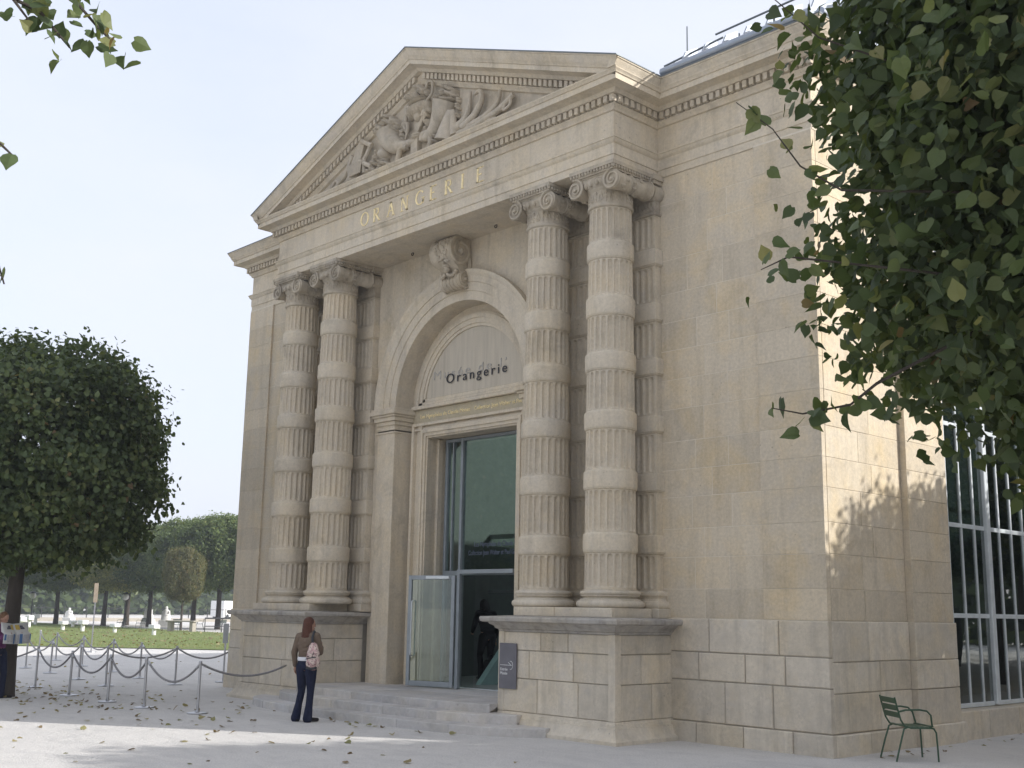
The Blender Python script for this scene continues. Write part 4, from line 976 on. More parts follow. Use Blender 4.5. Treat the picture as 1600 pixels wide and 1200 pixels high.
for (x, y, rot, s, mt, lab) in ((-79.3, 28.1, .3, 1.0, m_leaf_y, 'yellow-green tree with a pale leaning trunk beyond the lawn'), (-82.4, 31.5, 1.4, 1.05, None, 'dark trunked tree right behind the yellow-green tree'),
        (-76.5, 30.6, 2.2, 1.02, None, 'dark green tree beyond the lawn, behind the two metal chairs'), (-67.4, 31.6, 3.5, 1.08, None, 'broad dark green tree beyond the lawn, behind the russet sapling'),
        (-64.6, 33.8, 5.0, 1.04, None, 'dark green tree beyond the lawn, half hidden by the museum corner'), (-70.5, 31.2, .9, 1.05, None, 'rounded green tree beyond the lawn to the left of the russet sapling'),
        (-85.0, 26.6, 4.4, 1.0, None, 'olive green tree beyond the lawn, to the left of the yellow-green tree'), (-88.5, 22.5, 1.9, 1.0, m_leaf_y, 'yellowing tree far beyond the lawn, seen under the large dark crown'), (-83.0, 17.6, 2.9, 1.0, None, 'green tree far beyond the lawn at the left edge')):
    tree((x, y, 0), lab, rot, (s*1.05, s*1.05, s*1.06), mt or m_leaf_b, BGT)
tree((-64.9, 27.3, 0), 'small russet sapling with a thin trunk beyond the lawn', 2.5, (.46, .46, .78), m_leaf_r, BGT)
for i, (x, y, s, lab) in enumerate(((-36, -29, 1.0, 'clipped tree of the garden left of the forecourt, nearest of its row'), (-43, -33, 1.05, 'clipped tree of the garden left of the forecourt, second of its row'), (-50, -38, 1.0, 'clipped tree of the garden left of the forecourt, third of its row'), (-30, -35, 1.1, 'clipped tree of the garden left of the forecourt, in the back row'), (-14, -20, 1.0, 'clipped tree of the garden left of the forecourt, nearest the path'), (18, 4, 1.1, 'tall clipped tree of the terrace row facing the side windows'), (18, 11, 1.1, 'tall clipped tree of the terrace row facing the side windows, farther one'))):
    tree((x, y, 0), lab, i*1.7, (s, s, s*1.15), None, 'garden trees outside the view')
# far wood: one mass
rg = np.random.default_rng(3); n = 26000
ang = rg.uniform(0, 1, n); cx_ = -150-60*ang+rg.normal(0, 5, n); cy_ = 20+125*ang+rg.normal(0, 6, n)
cz = rg.random(n)**.8*(8.0+1.6*np.sin(ang*60)+1.2*np.sin(ang*23+2)); P2 = np.stack([cx_, cy_, cz], 1)
T2, B2, N2 = frames(rg.normal(size=(n, 3))+np.array([.5, -.4, .6]), rg)
tag(link('far_trees', leaves_mesh('far_trees', P2, T2, B2, N2, rg.uniform(.7, 1.5, n), np.clip(rg.beta(2, 4, n), 0, 1), SMALL_V, SMALL_F), m_leaf), 'hazy row of far trees across the square', 'trees', kind='stuff')
n = 9000; ang = rg.uniform(0, 1, n); P2 = np.stack([2+78*ang+rg.normal(0, 3, n), 78-22*ang+rg.normal(0, 3, n), rg.random(n)**.9*(9+1.5*np.sin(ang*40))], 1); T2, B2, N2 = frames(rg.normal(size=(n, 3))+np.array([-.3, -.6, .4]), rg)  # unseen tree mass added to hide bright sky reflected in the side windows
tag(link('far_trees', leaves_mesh('far_trees', P2, T2, B2, N2, rg.uniform(.9, 1.7, n), np.clip(rg.beta(2, 4, n), 0, 1), SMALL_V, SMALL_F), m_leaf), 'unseen row of far trees, added to darken the side window reflections', 'trees', kind='stuff')
# --- lawn
t = MT('lawn_grass', .9, .15); p = t.pos(); c = t.mix(t.rng(t.noise(p, .35, 6, .65), .3, .7, 0, 1), (.17, .215, .075), (.22, .25, .10)); c = t.mix(t.rng(t.noise(p, 6, 6, .7), .55, .75, 0, .5), c, (.26, .26, .12)); t.col(c); t.bump(t.noise(p, 30, 5, .8), .9, .04); m_grass = t.m
LAWN = [(-28.6, 15.0), (-31.6, 11.7), (-38.6, 5.5), (-45.6, 1.6), (-58.6, -5), (-120, 5), (-115, 20.8), (-91, 27.6), (-57, 26.4), (-48, 31)]
mb = MB(); mb.add([(x, y, .03) for x, y in LAWN], [tuple(range(len(LAWN)))]); tag(mb.build('lawn', m_grass), 'flat green lawn scattered with fallen leaves', 'lawn', kind='structure')
def inside(x, y):
    r_ = False; j = len(LAWN)-1
    for i in range(len(LAWN)):
        (xi, yi), (xj, yj) = LAWN[i], LAWN[j]
        if (yi > y) != (yj > y) and x < (xj-xi)*(y-yi)/(yj-yi)+xi: r_ = not r_
        j = i
    return r_
gp = []
while len(gp) < 16000:
    u = RNG.random()**1.6; x = -31-50*u+RNG.normal(0, 2); y = RNG.uniform(3, 31)
    if inside(x, y): gp.append((x, y, .03))
gp = np.array(gp); nn = RNG.normal(size=gp.shape)*.5+np.array([.6, -.6, .1]); T2, B2, N2 = frames(nn, RNG)
BL_V = np.array([(0, -.05, 0), (0, .05, 0), (1, .02, .15), (1, -.02, .15)]); T2 = T2*.35+np.array([0, 0, 1.0]); T2 /= np.linalg.norm(T2, axis=1, keepdims=True); B2 = np.cross(N2, T2)
me = leaves_mesh('grass', gp, T2, B2, N2, RNG.uniform(.05, .12, len(gp)), RNG.random(len(gp)), BL_V, SMALL_F)
tag(link('grass', me, leaf_material('grass_blade', [(0, (.15, .20, .065)), (.7, (.22, .27, .10)), (1, (.33, .33, .15))])), 'short tufts of grass over the lawn', 'grass', kind='stuff')
def litter(n, fn, size, name, label):
    pts = np.array([fn() for _ in range(n)]); nn = RNG.normal(size=pts.shape)*.28+np.array([0, 0, 1]); T_, B_, N_ = frames(nn, RNG)
    tag(link(name, leaves_mesh(name, pts, T_, B_, N_, size*RNG.uniform(.6, 1.3, n), RNG.random(n)), m_fallen), label, 'leaves', kind='stuff')
def onlawn():
    while True:
        x = -31-45*RNG.random()**1.8; y = RNG.uniform(4, 30)
        if inside(x, y): return (x, y, .07)
litter(900, onlawn, .13, 'lawn_leaves', 'yellow leaves scattered over the lawn')
def court():
    r_ = RNG.random()
    if r_ < .62: return (RNG.normal(-13, 3.6), RNG.normal(-3.2, 1.1), .012)
    if r_ < .80: return (RNG.uniform(-9, 1.0), RNG.uniform(-7.5, -2.0), .012)
    if r_ < .84: return (RNG.uniform(3.0, 3.5), RNG.uniform(1.3, 6.5), .012)
    if r_ < .87: return (RNG.uniform(-8, -1.2), -1.45+RNG.normal(0, .12), .012)
    return (RNG.uniform(-30, -12), RNG.uniform(-3, 7), .012)
litter(400, court, .085, 'fallen_leaves', 'dry brown fallen leaves strewn over the gravel')

# ================================================================== LETTERING
def text_mesh(s, size, space=1.0, sx=1.0, depth=.004):
    cu = bpy.data.curves.new('t', 'FONT'); cu.body = s; cu.size = size; cu.space_character = space; cu.extrude = depth
    o = bpy.data.objects.new('t', cu); COL.objects.link(o); dg = bpy.context.evaluated_depsgraph_get(); dg.update()
    me = bpy.data.meshes.new_from_object(o.evaluated_get(dg)); bpy.data.objects.remove(o); bpy.data.curves.remove(cu)
    for v in me.vertices: v.co.x *= sx
    me.materials.clear(); return me
def wall_text(name, s, x0, x1, z, y, size, mat, parent, space=1.0):
    me = text_mesh(s, size, space); xs_ = [v.co.x for v in me.vertices]; k = (x1-x0)/(max(xs_)-min(xs_)); m0 = min(xs_)
    for v in me.vertices: v.co = Vector((x0+(v.co.x-m0)*k, y-v.co.z, z+v.co.y))
    o = link(name, me, mat); setp(o, parent); return o
for s, x0, x1, z, size, mat, sp_, y in (("Orangerie", -5.66, -3.92, 6.165, .27, m_dark, 1.35, YR-.006), ("Mus\u00e9e de l\u2019", -6.07, -3.95, 6.29, .24, m_ghost, 1.35, YR+.012),
                          ("Les Nymph\u00e9as de Claude Monet", -6.42, -4.93, 5.545, .105, m_gold, 1.0, YR-.011), ("Collection Jean Walter et Paul Guillaume", -4.80, -3.0, 5.545, .105, m_gold, 1.0, YR-.011)):
    wall_text('lettering', s, x0, x1, z, y, size, mat, bay, sp_)
for s, x0, x1, z in (("Les Nymph\u00e9as de Claude Monet", -5.22, -3.83, 3.0), ("Collection Jean Walter et Paul Guillaume", -5.38, -3.80, 2.84)): wall_text('lettering', s, x0, x1, z, YG-.012, .13, flat('etched_lettering', (.10, .12, .16), .6), gz, 1.0)
# carved and gilded capitals on the frieze, drawn stroke by stroke
GL = {'O': None, 'R': [((0, 0), (0, 1), .20), ((0, 1), (.42, .95), .06), ((.42, .95), (.5, .75), .13), ((.5, .75), (.42, .55), .13), ((.42, .55), (0, .52), .06), ((.22, .52), (.6, 0), .15)],
      'A': [((.0, 0), (.33, 1), .06), ((.33, 1), (.68, 0), .16), ((.12, .36), (.52, .36), .05)], 'N': [((0, 0), (0, 1), .06), ((0, 1), (.62, 0), .16), ((.62, 0), (.62, 1), .06)],
      'E': [((0, 0), (0, 1), .16), ((0, 1), (.46, 1), .08), ((0, .52), (.38, .52), .075), ((0, 0), (.48, 0), .08)], 'I': [((.08, 0), (.08, 1), .16)], 'G': None}
def letter(ch, x, z, h):
    mb = MB()
    def bar(p, q, wd):
        a, b = Vector(p)*h, Vector(q)*h; d = (b-a).normalized(); nrm = Vector((-d.y, d.x))*wd*h*.5
        mb.prism([(x+v.x, z+v.y) for v in (a+nrm, a-nrm, b-nrm, b+nrm)], -.010, .004)
    if ch in 'OG':
        n = 24; a0, a1 = (0, 2*math.pi) if ch == 'O' else (.75, 2*math.pi-.35)
        pts = [(a0+(a1-a0)*i/n) for i in range(n+1)]
        for a, b in zip(pts[:-1], pts[1:]):
            wa, wb = [.05+.11*abs(math.cos(q)) for q in (a, b)]
            P_ = lambda q, k: (x+h*(.44+(.44+k)*math.cos(q)), z+h*(.5+(.5+k)*math.sin(q)))
            mb.prism([P_(a, -wa/2), P_(a, wa/2), P_(b, wb/2), P_(b, -wb/2)], -.010, .004)
        if ch == 'G': bar((.80, .05), (.80, .46), .14); bar((.62, .46), (.95, .46), .05)
    else:
        for p_, q, wd in GL[ch]: bar(p_, q, wd)
        for p_, q, wd in GL[ch]:
            if wd >= .06:
                for e in (p_, q):
                    if e[1] in (0, 1) and not (ch == 'R' and e == (0, 1) and wd < .1): bar((e[0]-.14, e[1]), (e[0]+.14, e[1]), .045)
    o = part('gilded_letter', mb, m_gold, ent)
for i, ch in enumerate('ORANGERIE'): letter(ch, -6.72+.437*i, 9.285, .265)
# grey direction panel on the right pedestal
sgn = tag(empty('direction_sign', (-1.945, -.26, 0)), 'tall slate grey direction panel with a white arrow on the right pedestal', 'sign')
MB().cbox(-.19, .19, -.012, .012, .635, 1.32, .004).build('panel', flat('slate_panel', (.155, .15, .165), .55), sgn)
mb = MB(); mb.box(-.16, .10, -.016, -.012, .985, .991)
mb.tube([(.075+.045*math.cos(a), -.0145, .988+.062*math.sin(a)) for a in np.linspace(-1.9, 1.9, 12)], .004, 4); mb.tube([(.02, -.0145, 1.03), (.08, -.0145, .99)], .004, 4)
mb.build('arrow', m_white, sgn)
for s_, z in (("Entr\u00e9e", .905), ("Mus\u00e9e", .845)):
    me = text_mesh(s_, .062)
    for v in me.vertices: v.co = Vector((-.16+v.co.x, -.0145-v.co.z*.3, z+v.co.y))
    link('lettering', me, m_white, sgn)

# ================================================================== QUEUE BARRIER
m_chrome = flat('brushed_steel', (.42, .42, .43), .32, .5, .85); m_rope = flat('grey_rope', (.26, .25, .25), .85, .2, 0, .3, 60)
post_pole = MB().lathe([(.024, .02), (.024, .84)], 14).mesh('pole', 40); post_pole.materials.append(m_chrome)
post_base = MB().lathe([(.17, 0), (.175, .008), (.17, .02), (.05, .035), (.03, .06), (.026, .06)], 24).mesh('base', 40); post_base.materials.append(m_chrome)
post_cap = MB().lathe([(.028, .80), (.03, .805), (.03, .86), (.026, .872), (.008, .876)], 14).mesh('cap', 40); post_cap.materials.append(m_chrome)
ROWS = {'front': [(-7.05, -2.71), (-8.54, -2.95), (-10.03, -2.95), (-11.85, -2.92), (-14.42, -2.59)], 'middle': [(-14.11, -1.14), (-16.49, -.74), (-19.28, -.31), (-21.87, .05)],
        'rear': [(-13.79, .37), (-16.31, .73), (-19.17, 1.32), (-22.25, 1.82), (-25.83, 2.51), (-28.61, 3.05)]}
ORD = ['first', 'second', 'third', 'fourth', 'fifth', 'sixth']
for row, pts in ROWS.items():
    for i, (x, y) in enumerate(pts):
        e = tag(empty('barrier_post', (x, y, 0)), 'steel barrier post on a round foot, %s from the right in the %s row' % (ORD[i], row), 'barrier post', 'queue barrier posts')
        e.rotation_euler = (rad(random.uniform(-1.2, 1.2)), rad(random.uniform(-1.2, 1.2)), 0)
        link('pole', post_pole, None, e); link('base', post_base, None, e); link('cap', post_cap, None, e)
def rope(a, b, sag, label):
    a, b = Vector(a), Vector(b); n = 18; d = (b-a).normalized()
    pts = [a.lerp(b, i/n)+Vector((0, 0, -sag*4*(i/n)*(1-i/n))) for i in range(n+1)]
    e = tag(empty('barrier_rope', a), label, 'rope', 'queue barrier ropes')
    MB().tube([p-a for p in pts[1:-1]], .019, 8).build('cord', m_rope, e, 60)
    for q0, q1 in ((pts[0], pts[1]), (pts[-1], pts[-2])): MB().tube([q0-a, (q0.lerp(q1, .5))-a, (q0.lerp(q1, 1.15))-a], [.010, .022, .023], 8).build('snap_hook', m_chrome, e, 60)
def tp(q, z=.83): return (q[0], q[1], z)
for row, pts in ROWS.items():
    for i in range(len(pts)-1): rope(tp(pts[i]), tp(pts[i+1]), .34 if row == 'front' else .30, 'grey rope sagging between the %s and %s posts of the %s row' % (ORD[i], ORD[i+1], row))
rope(tp(ROWS['front'][0]), (-7.62, -.62, .74), .20, 'grey rope from the nearest post up to the left pedestal')
rope(tp(ROWS['front'][-1]), (-17.2, -3.6, .83), .3, 'grey rope leaving the front row behind the newspaper reader')
rope(tp(ROWS['middle'][0]), tp(ROWS['rear'][0]), .22, 'grey rope crossing from the middle row to the rear row')
rope(tp(ROWS['rear'][0]), (-12.66, 1.35, .95), .28, 'grey rope from the rear row to the museum corner')
# ================================================================== SIGN STANDS
def stand(loc, label, h, bw, bh, mat, rz):
    e = tag(empty('sign_stand', loc, rz), label, 'sign stand')
    MB().lathe([(.19, 0), (.195, .01), (.19, .025), (.04, .035)], 24).build('base', m_chrome, e, 40)
    MB().cbox(-.022, .022, -.015, .015, .02, h, .004).build('pole', m_chrome, e)
    MB().cbox(-bw/2, bw/2, -.03, -.016, h-bh, h, .004).build('board', mat, e)
stand((-14.09, 1.78, 0), 'short steel sign stand with a narrow grey board by the museum corner', 1.38, .13, .46, flat('pale_grey_board', (.42, .44, .46), .5), rad(50))
stand((-31.57, 6.18, 0), 'tall sign stand with a narrow upright board at the lawn edge', 2.55, .15, .72, flat('wooden_board', (.33, .27, .2), .7), rad(60))

# ================================================================== CHAIRS
def garden_chair(loc, rz, mat, label, arms=True, group=None):
    """park armchair: +Y is the way it faces"""
    e = tag(empty('garden_chair', loc, rz), label, 'chair', group)
    w2 = .25
    for s in (-1, 1):
        # rear leg and back upright bend through the seat line
        MB().tube([(s*.25, -.30, 0), (s*.245, -.235, .22), (s*.235, -.175, .405), (s*.235, -.13, .425)], .0125, 8).build('leg', mat, e, 60)
        MB().tube([(s*.235, .16, .425), (s*.235, .225, .41), (s*.235, .255, .36), (s*.238, .262, .2), (s*.24, .268, 0)], .0125, 8).build('leg', mat, e, 60)
        MB().tube([(s*.235, .2, .418), (s*.235, -.08, .418), (s*.235, -.165, .44), (s*.235, -.215, .52), (s*.235, -.262, .70), (s*.235, -.285, .80)], .0125, 8).build('back_upright', mat, e, 60)
        if arms: MB().tube([(s*.238, -.235, .62), (s*.27, -.16, .645), (s*.285, .02, .65), (s*.285, .12, .635), (s*.275, .175, .58), (s*.245, .20, .44)], .012, 8).build('armrest', mat, e, 60)
    for i in range(6):
        y = -.145+.068*i; MB().cbox(-.24, .24, y-.027, y+.027, .418+(.012 if i in (0, 5) else 0), .432+(.012 if i in (0, 5) else 0), .003).build('seat_slat', mat, e)
    for z, y in ((.575, -.232), (.665, -.256), (.755, -.278)):
        m = Matrix.Translation((0, y, z)) @ Matrix.Rotation(rad(13), 4, 'X'); MB().cbox(-.245, .245, -.006, .006, -.036, .036, .003, m).build('back_slat', mat, e)
    return e
m_green = flat('green_enamel', (.035, .085, .045), .35, .5); m_dgreen = flat('dark_green_enamel', (.02, .04, .03), .4, .5)
garden_chair((3.60, 1.77, 0), rad(-38), m_green, 'green metal armchair with slatted back beside the sunlit museum corner')
for x, y, rz, lab in ((-70.5, 25.5, 2.2, 'dark metal chair beyond the lawn, leftmost of the pair by the lamp post'), (-68.6, 26.1, 2.0, 'dark metal chair beyond the lawn, right one of the pair by the lamp post'), (-66.8, 29.8, 2.6, 'dark metal chair beyond the lawn, behind the railing'), (-63.1, 29.45, 1.7, 'dark metal chair beyond the lawn, nearest the museum corner'), (-63.6, 26.2, 4.0, 'dark metal chair beyond the lawn, by the stone table')):
    garden_chair((x, y, 0), rz, m_dgreen, lab, True, 'chairs beyond the lawn')
# ================================================================== LAWN MARKERS, TABLE, RAILING, LAMPS, STATUES
for x, y, h, lab in ((-64.7, 18.8, .6, 'white mushroom marker on the lawn, second from the left of the nearer ones'), (-61.4, 18.7, .72, 'tallest white mushroom marker near the middle of the lawn'), (-58.3, 19.4, .56, 'white mushroom marker on the lawn, left of the lone right one'), (-52.7, 19.2, .62, 'lone white mushroom marker at the right of the lawn'),
                     (-69.9, 17.7, .85, 'white mushroom marker close to the large tree trunk'), (-72.5, 19.6, .85, 'white mushroom marker just right of the large tree trunk'), (-83.4, 24.3, .8, 'white mushroom marker at the far end of the lawn'), (-74.5, 23.6, .5, 'small white mushroom marker at the far edge of the lawn'), (-67.6, 17.2, .8, 'white mushroom marker between the reader and the lawn')):
    e = tag(empty('lawn_marker', (x, y, 0)), lab, 'marker', 'white markers on the lawn')
    MB().lathe([(.12, 0), (.12, h*.6), (.10, h*.62)], 14).build('stem', m_white, e, 40)
    MB().cbox(-.36, .36, -.2, .2, h*.62, h, .03).build('cap', m_white, e)
tb = tag(empty('garden_table', (-60.6, 25.1, 0), rad(28)), 'long pale stone table on two legs beyond the lawn', 'table')
m_ptable = flat('pale_table_top', (.36, .33, .28), .8)
MB().cbox(-1.1, 1.1, -.3, .3, .66, .75, .02).build('table_top', m_ptable, tb); 
for s in (-1, 1): MB().cbox(s*.85-.13, s*.85+.13, -.22, .22, 0, .66, .02).build('leg', m_ptable, tb)
rl = tag(empty('railing', (-59.7, 26.3, 0), math.atan2(4.0, .1)), 'dark metal railing beyond the lawn next to the museum corner', 'railing')
MB().tube([(0, 0, .92), (6.5, 0, .92)], .05, 6).build('top_rail', m_black, rl); MB().tube([(0, 0, .4), (6.5, 0, .4)], .03, 6).build('bottom_rail', m_black, rl)
for i in range(6): MB().tube([(i*1.25, 0, 0), (i*1.25, 0, .95)], .035, 6).build('post', m_black, rl)
for x, y, h, lab in ((-79.5, 29.9, 2.5, 'white globe park lamp beside the pale leaning trunk'), (-88.8, 26.0, 2.5, 'white globe park lamp near the large tree trunk')):
    e = tag(empty('park_lamp', (x, y, 0)), lab, 'lamp', 'park lamps'); MB().lathe([(.11, 0), (.10, .3), (.045, .4), (.04, h-.45)], 10).build('pole', m_black, e, 40)
    MB().ball((0, 0, h-.18), (.26, .26, .28), 12, 10).build('globe', m_white, e, 60); MB().lathe([(.29, h+.02), (.2, h+.12), (.05, h+.18)], 12).build('hood', m_black, e, 40)
m_marble = flat('white_marble', (.72, .71, .68), .7)
for x, y, k, lab in ((-79.9, 32.2, 1.0, 'white seated statue on a pedestal beyond the lawn, left one'), (-77.6, 32.6, .95, 'white standing statue on a pedestal beyond the lawn, right one'), (-96, 32.3, .75, 'small white statue far beyond the lawn under the yellow-green tree')):
    e = tag(empty('statue', (x, y, 0), .6), lab, 'statue', 'white garden statues'); MB().cbox(-.45, .45, -.4, .4, 0, .55*k, .04).build('pedestal', m_marble, e)
    mb = MB(); z = .55*k; mb.lathe([(.42, z), (.40, z+.35*k), (.24, z+.6*k), (.27, z+.78*k), (.1, z+.92*k)], 14, None, True, 1, .75); mb.ball((0, 0, z+1.02*k), (.11, .12, .14), 10, 8); mb.tube([(.24, 0, z+.75*k), (.38, -.15, z+.5*k), (.2, -.35, z+.42*k)], [.09, .07, .05], 8); mb.tube([(-.24, 0, z+.75*k), (-.34, -.05, z+.45*k), (-.2, -.25, z+.3*k)], [.09, .07, .05], 8)
    mb.build('figure', m_marble, e, 60)
def van(loc, rz, label, mat, L_=5.2, h=2.3):
    e = tag(empty('parked_van', loc, rz), label, 'van')
    MB().prism([(-L_/2, .35), (L_/2, .35), (L_/2, .95), (L_/2-.9, 1.15), (L_/2-1.4, h-.15), (L_/2-1.7, h), (-L_/2+.05, h), (-L_/2, h-.2)], -.95, .95).build('body', mat, e)
    MB().prism([(L_/2-1.02, 1.2), (L_/2-1.42, h-.22), (L_/2-2.3, h-.22), (L_/2-2.3, 1.2)], -.965, .965).build('window', m_black, e)
    for s in (-1, 1):
        for x in (-L_/2+.9, L_/2-.9):
            MB().lathe([(.05, -.11), (.33, -.11), (.33, .11), (.05, .11)], 18, Matrix.Translation((x, s*.86, .33)) @ Matrix.Rotation(math.pi/2, 4, 'X')).build('wheel', m_black, e, 40)
van((-121.5, 63.5, 0), rad(118), 'white van parked far behind the railing', m_white)
# low far wall and iron fence closing the garden
fw = tag(empty('garden_fence', (-108, 30, 0)), 'low pale wall with a dark iron fence across the garden end', 'fence')
a, b = Vector((-100, 18)), Vector((-104, 75)); d = (b-a).normalized()
M_ = Matrix.Translation((a.x+108, a.y-30, 0)) @ Matrix.Rotation(math.atan2(d.y, d.x), 4, 'Z'); Lf = (b-a).length
MB().box(0, Lf, -.15, .15, 0, .35, M_).build('wall', m_ptable, fw); MB().box(0, Lf, -.03, .03, 1.25, 1.3, M_).build('rail', m_black, fw)
for i in range(26): MB().box(i*Lf/25-.03, i*Lf/25+.03, -.04, .04, .35, 1.4, M_).build('bar', m_black, fw)

# ================================================================== PEOPLE
def cap(mb, p0, p1, r0, r1, flat=None, n=14):
    p0, p1 = Vector(p0), Vector(p1); pts = [p0.lerp(p1, i/5) for i in range(6)]
    mb.tube(pts, [r0+(r1-r0)*i/5 for i in range(6)], n, True, flat); f_ = flat or (1, 1, 1)
    mb.ball(p0, (r0*f_[0], r0*f_[1], r0*f_[2]), 12, 8); mb.ball(p1, (r1*f_[0], r1*f_[1], r1*f_[2]), 12, 8)
def chain(mb, pts, rs, flat=None):
    for a, b, r0, r1 in zip(pts[:-1], pts[1:], rs[:-1], rs[1:]): cap(mb, a, b, r0, r1, flat)
def fuse(name, mb, mat, parent, voxel=.012, it=4):
    """weld overlapping volumes into one continuous skin"""
    me = mb.mesh(name+'_src'); o = bpy.data.objects.new('tmp', me); COL.objects.link(o)
    m = o.modifiers.new('r', 'REMESH'); m.mode = 'VOXEL'; m.voxel_size = voxel
    s = o.modifiers.new('s', 'SMOOTH'); s.factor = .5; s.iterations = it
    dg = bpy.context.evaluated_depsgraph_get(); dg.update(); out_ = bpy.data.meshes.new_from_object(o.evaluated_get(dg)); bpy.data.objects.remove(o); bpy.data.meshes.remove(me)
    out_.name = name; out_.materials.clear(); out_.polygons.foreach_set('use_smooth', [True]*len(out_.polygons)); return link(name, out_, mat, parent)
def cloth(name, c, var=.2, sc_=9, rough=.9):
    t = MT(name, rough, .15); p = t.pos(); t.col(t.mix(1.0, c, t.gray(t.rng(t.noise(p, sc_, 6, .65), .25, .75, 1-var, 1+var)), 'MULTIPLY')); t.bump(t.noise(p, 14, 4, .6), .6, .02); return t.m
m_skin = cloth('skin', (.42, .25, .18), .08, 12, .6)
def hand(mb, wrist, d, side, curl=.5):
    """palm, four unequal bent fingers and a thumb leaving the side of the palm; d points along the hand, side towards the thumb"""
    w_, d, s = Vector(wrist), Vector(d).normalized(), Vector(side).normalized(); nrm = d.cross(s).normalized()
    c0 = w_+d*.045
    cap(mb, w_, w_+d*.03, .024, .026); mb.ball(c0, (.034, .034, .034), 10, 8)
    for k, (o, ln) in enumerate(((.028, .068), (.010, .078), (-.010, .072), (-.028, .056))):
        b = w_+d*.075+s*o; m = b+d*ln*.5+nrm*curl*.02; e = m+d*ln*.42+nrm*curl*.04
        cap(mb, c0+s*o*.7, b, .014, .0105, None, 8); cap(mb, b, m, .0105, .0095, None, 8); cap(mb, m, e, .0095, .0075, None, 8)
    b = w_+d*.02+s*.028; cap(mb, b, b+d*.03+s*.025, .013, .011, None, 8); cap(mb, b+d*.03+s*.025, b+d*.062+s*.028+nrm*.012, .011, .009, None, 8)
def face(mb, c, r=1.0):
    """head with brow, nose, lips, chin and ears; looks to +Y"""
    x, y, z = c
    mb.ball((x, y, z+.02), (.074*r, .092*r, .098*r), 20, 14); mb.ball((x, y+.018, z-.055), (.056*r, .068*r, .062*r), 16, 10); mb.ball((x, y+.062, z-.098), (.024, .022, .018), 10, 6)
    mb.tube([(x, y+.088, z+.015), (x, y+.106, z-.018), (x, y+.098, z-.032)], [.009, .014, .012], 8); mb.ball((x, y+.086, z-.058), (.022, .012, .007), 10, 6); mb.ball((x, y+.085, z-.069), (.019, .012, .008), 10, 6)
    mb.ball((x-.03, y+.078, z+.024), (.022, .012, .008), 8, 6); mb.ball((x+.03, y+.078, z+.024), (.022, .012, .008), 8, 6)
    for s in (-1, 1): mb.ball((x+s*.074, y-.005, z-.01), (.01, .018, .03), 8, 6)
def eyes(parent, c):
    for s in (-1, 1): MB().ball((c[0]+s*.03, c[1]+.082, c[2]+.004), (.013, .007, .006), 8, 6).build('eye', m_dark, parent, 60)
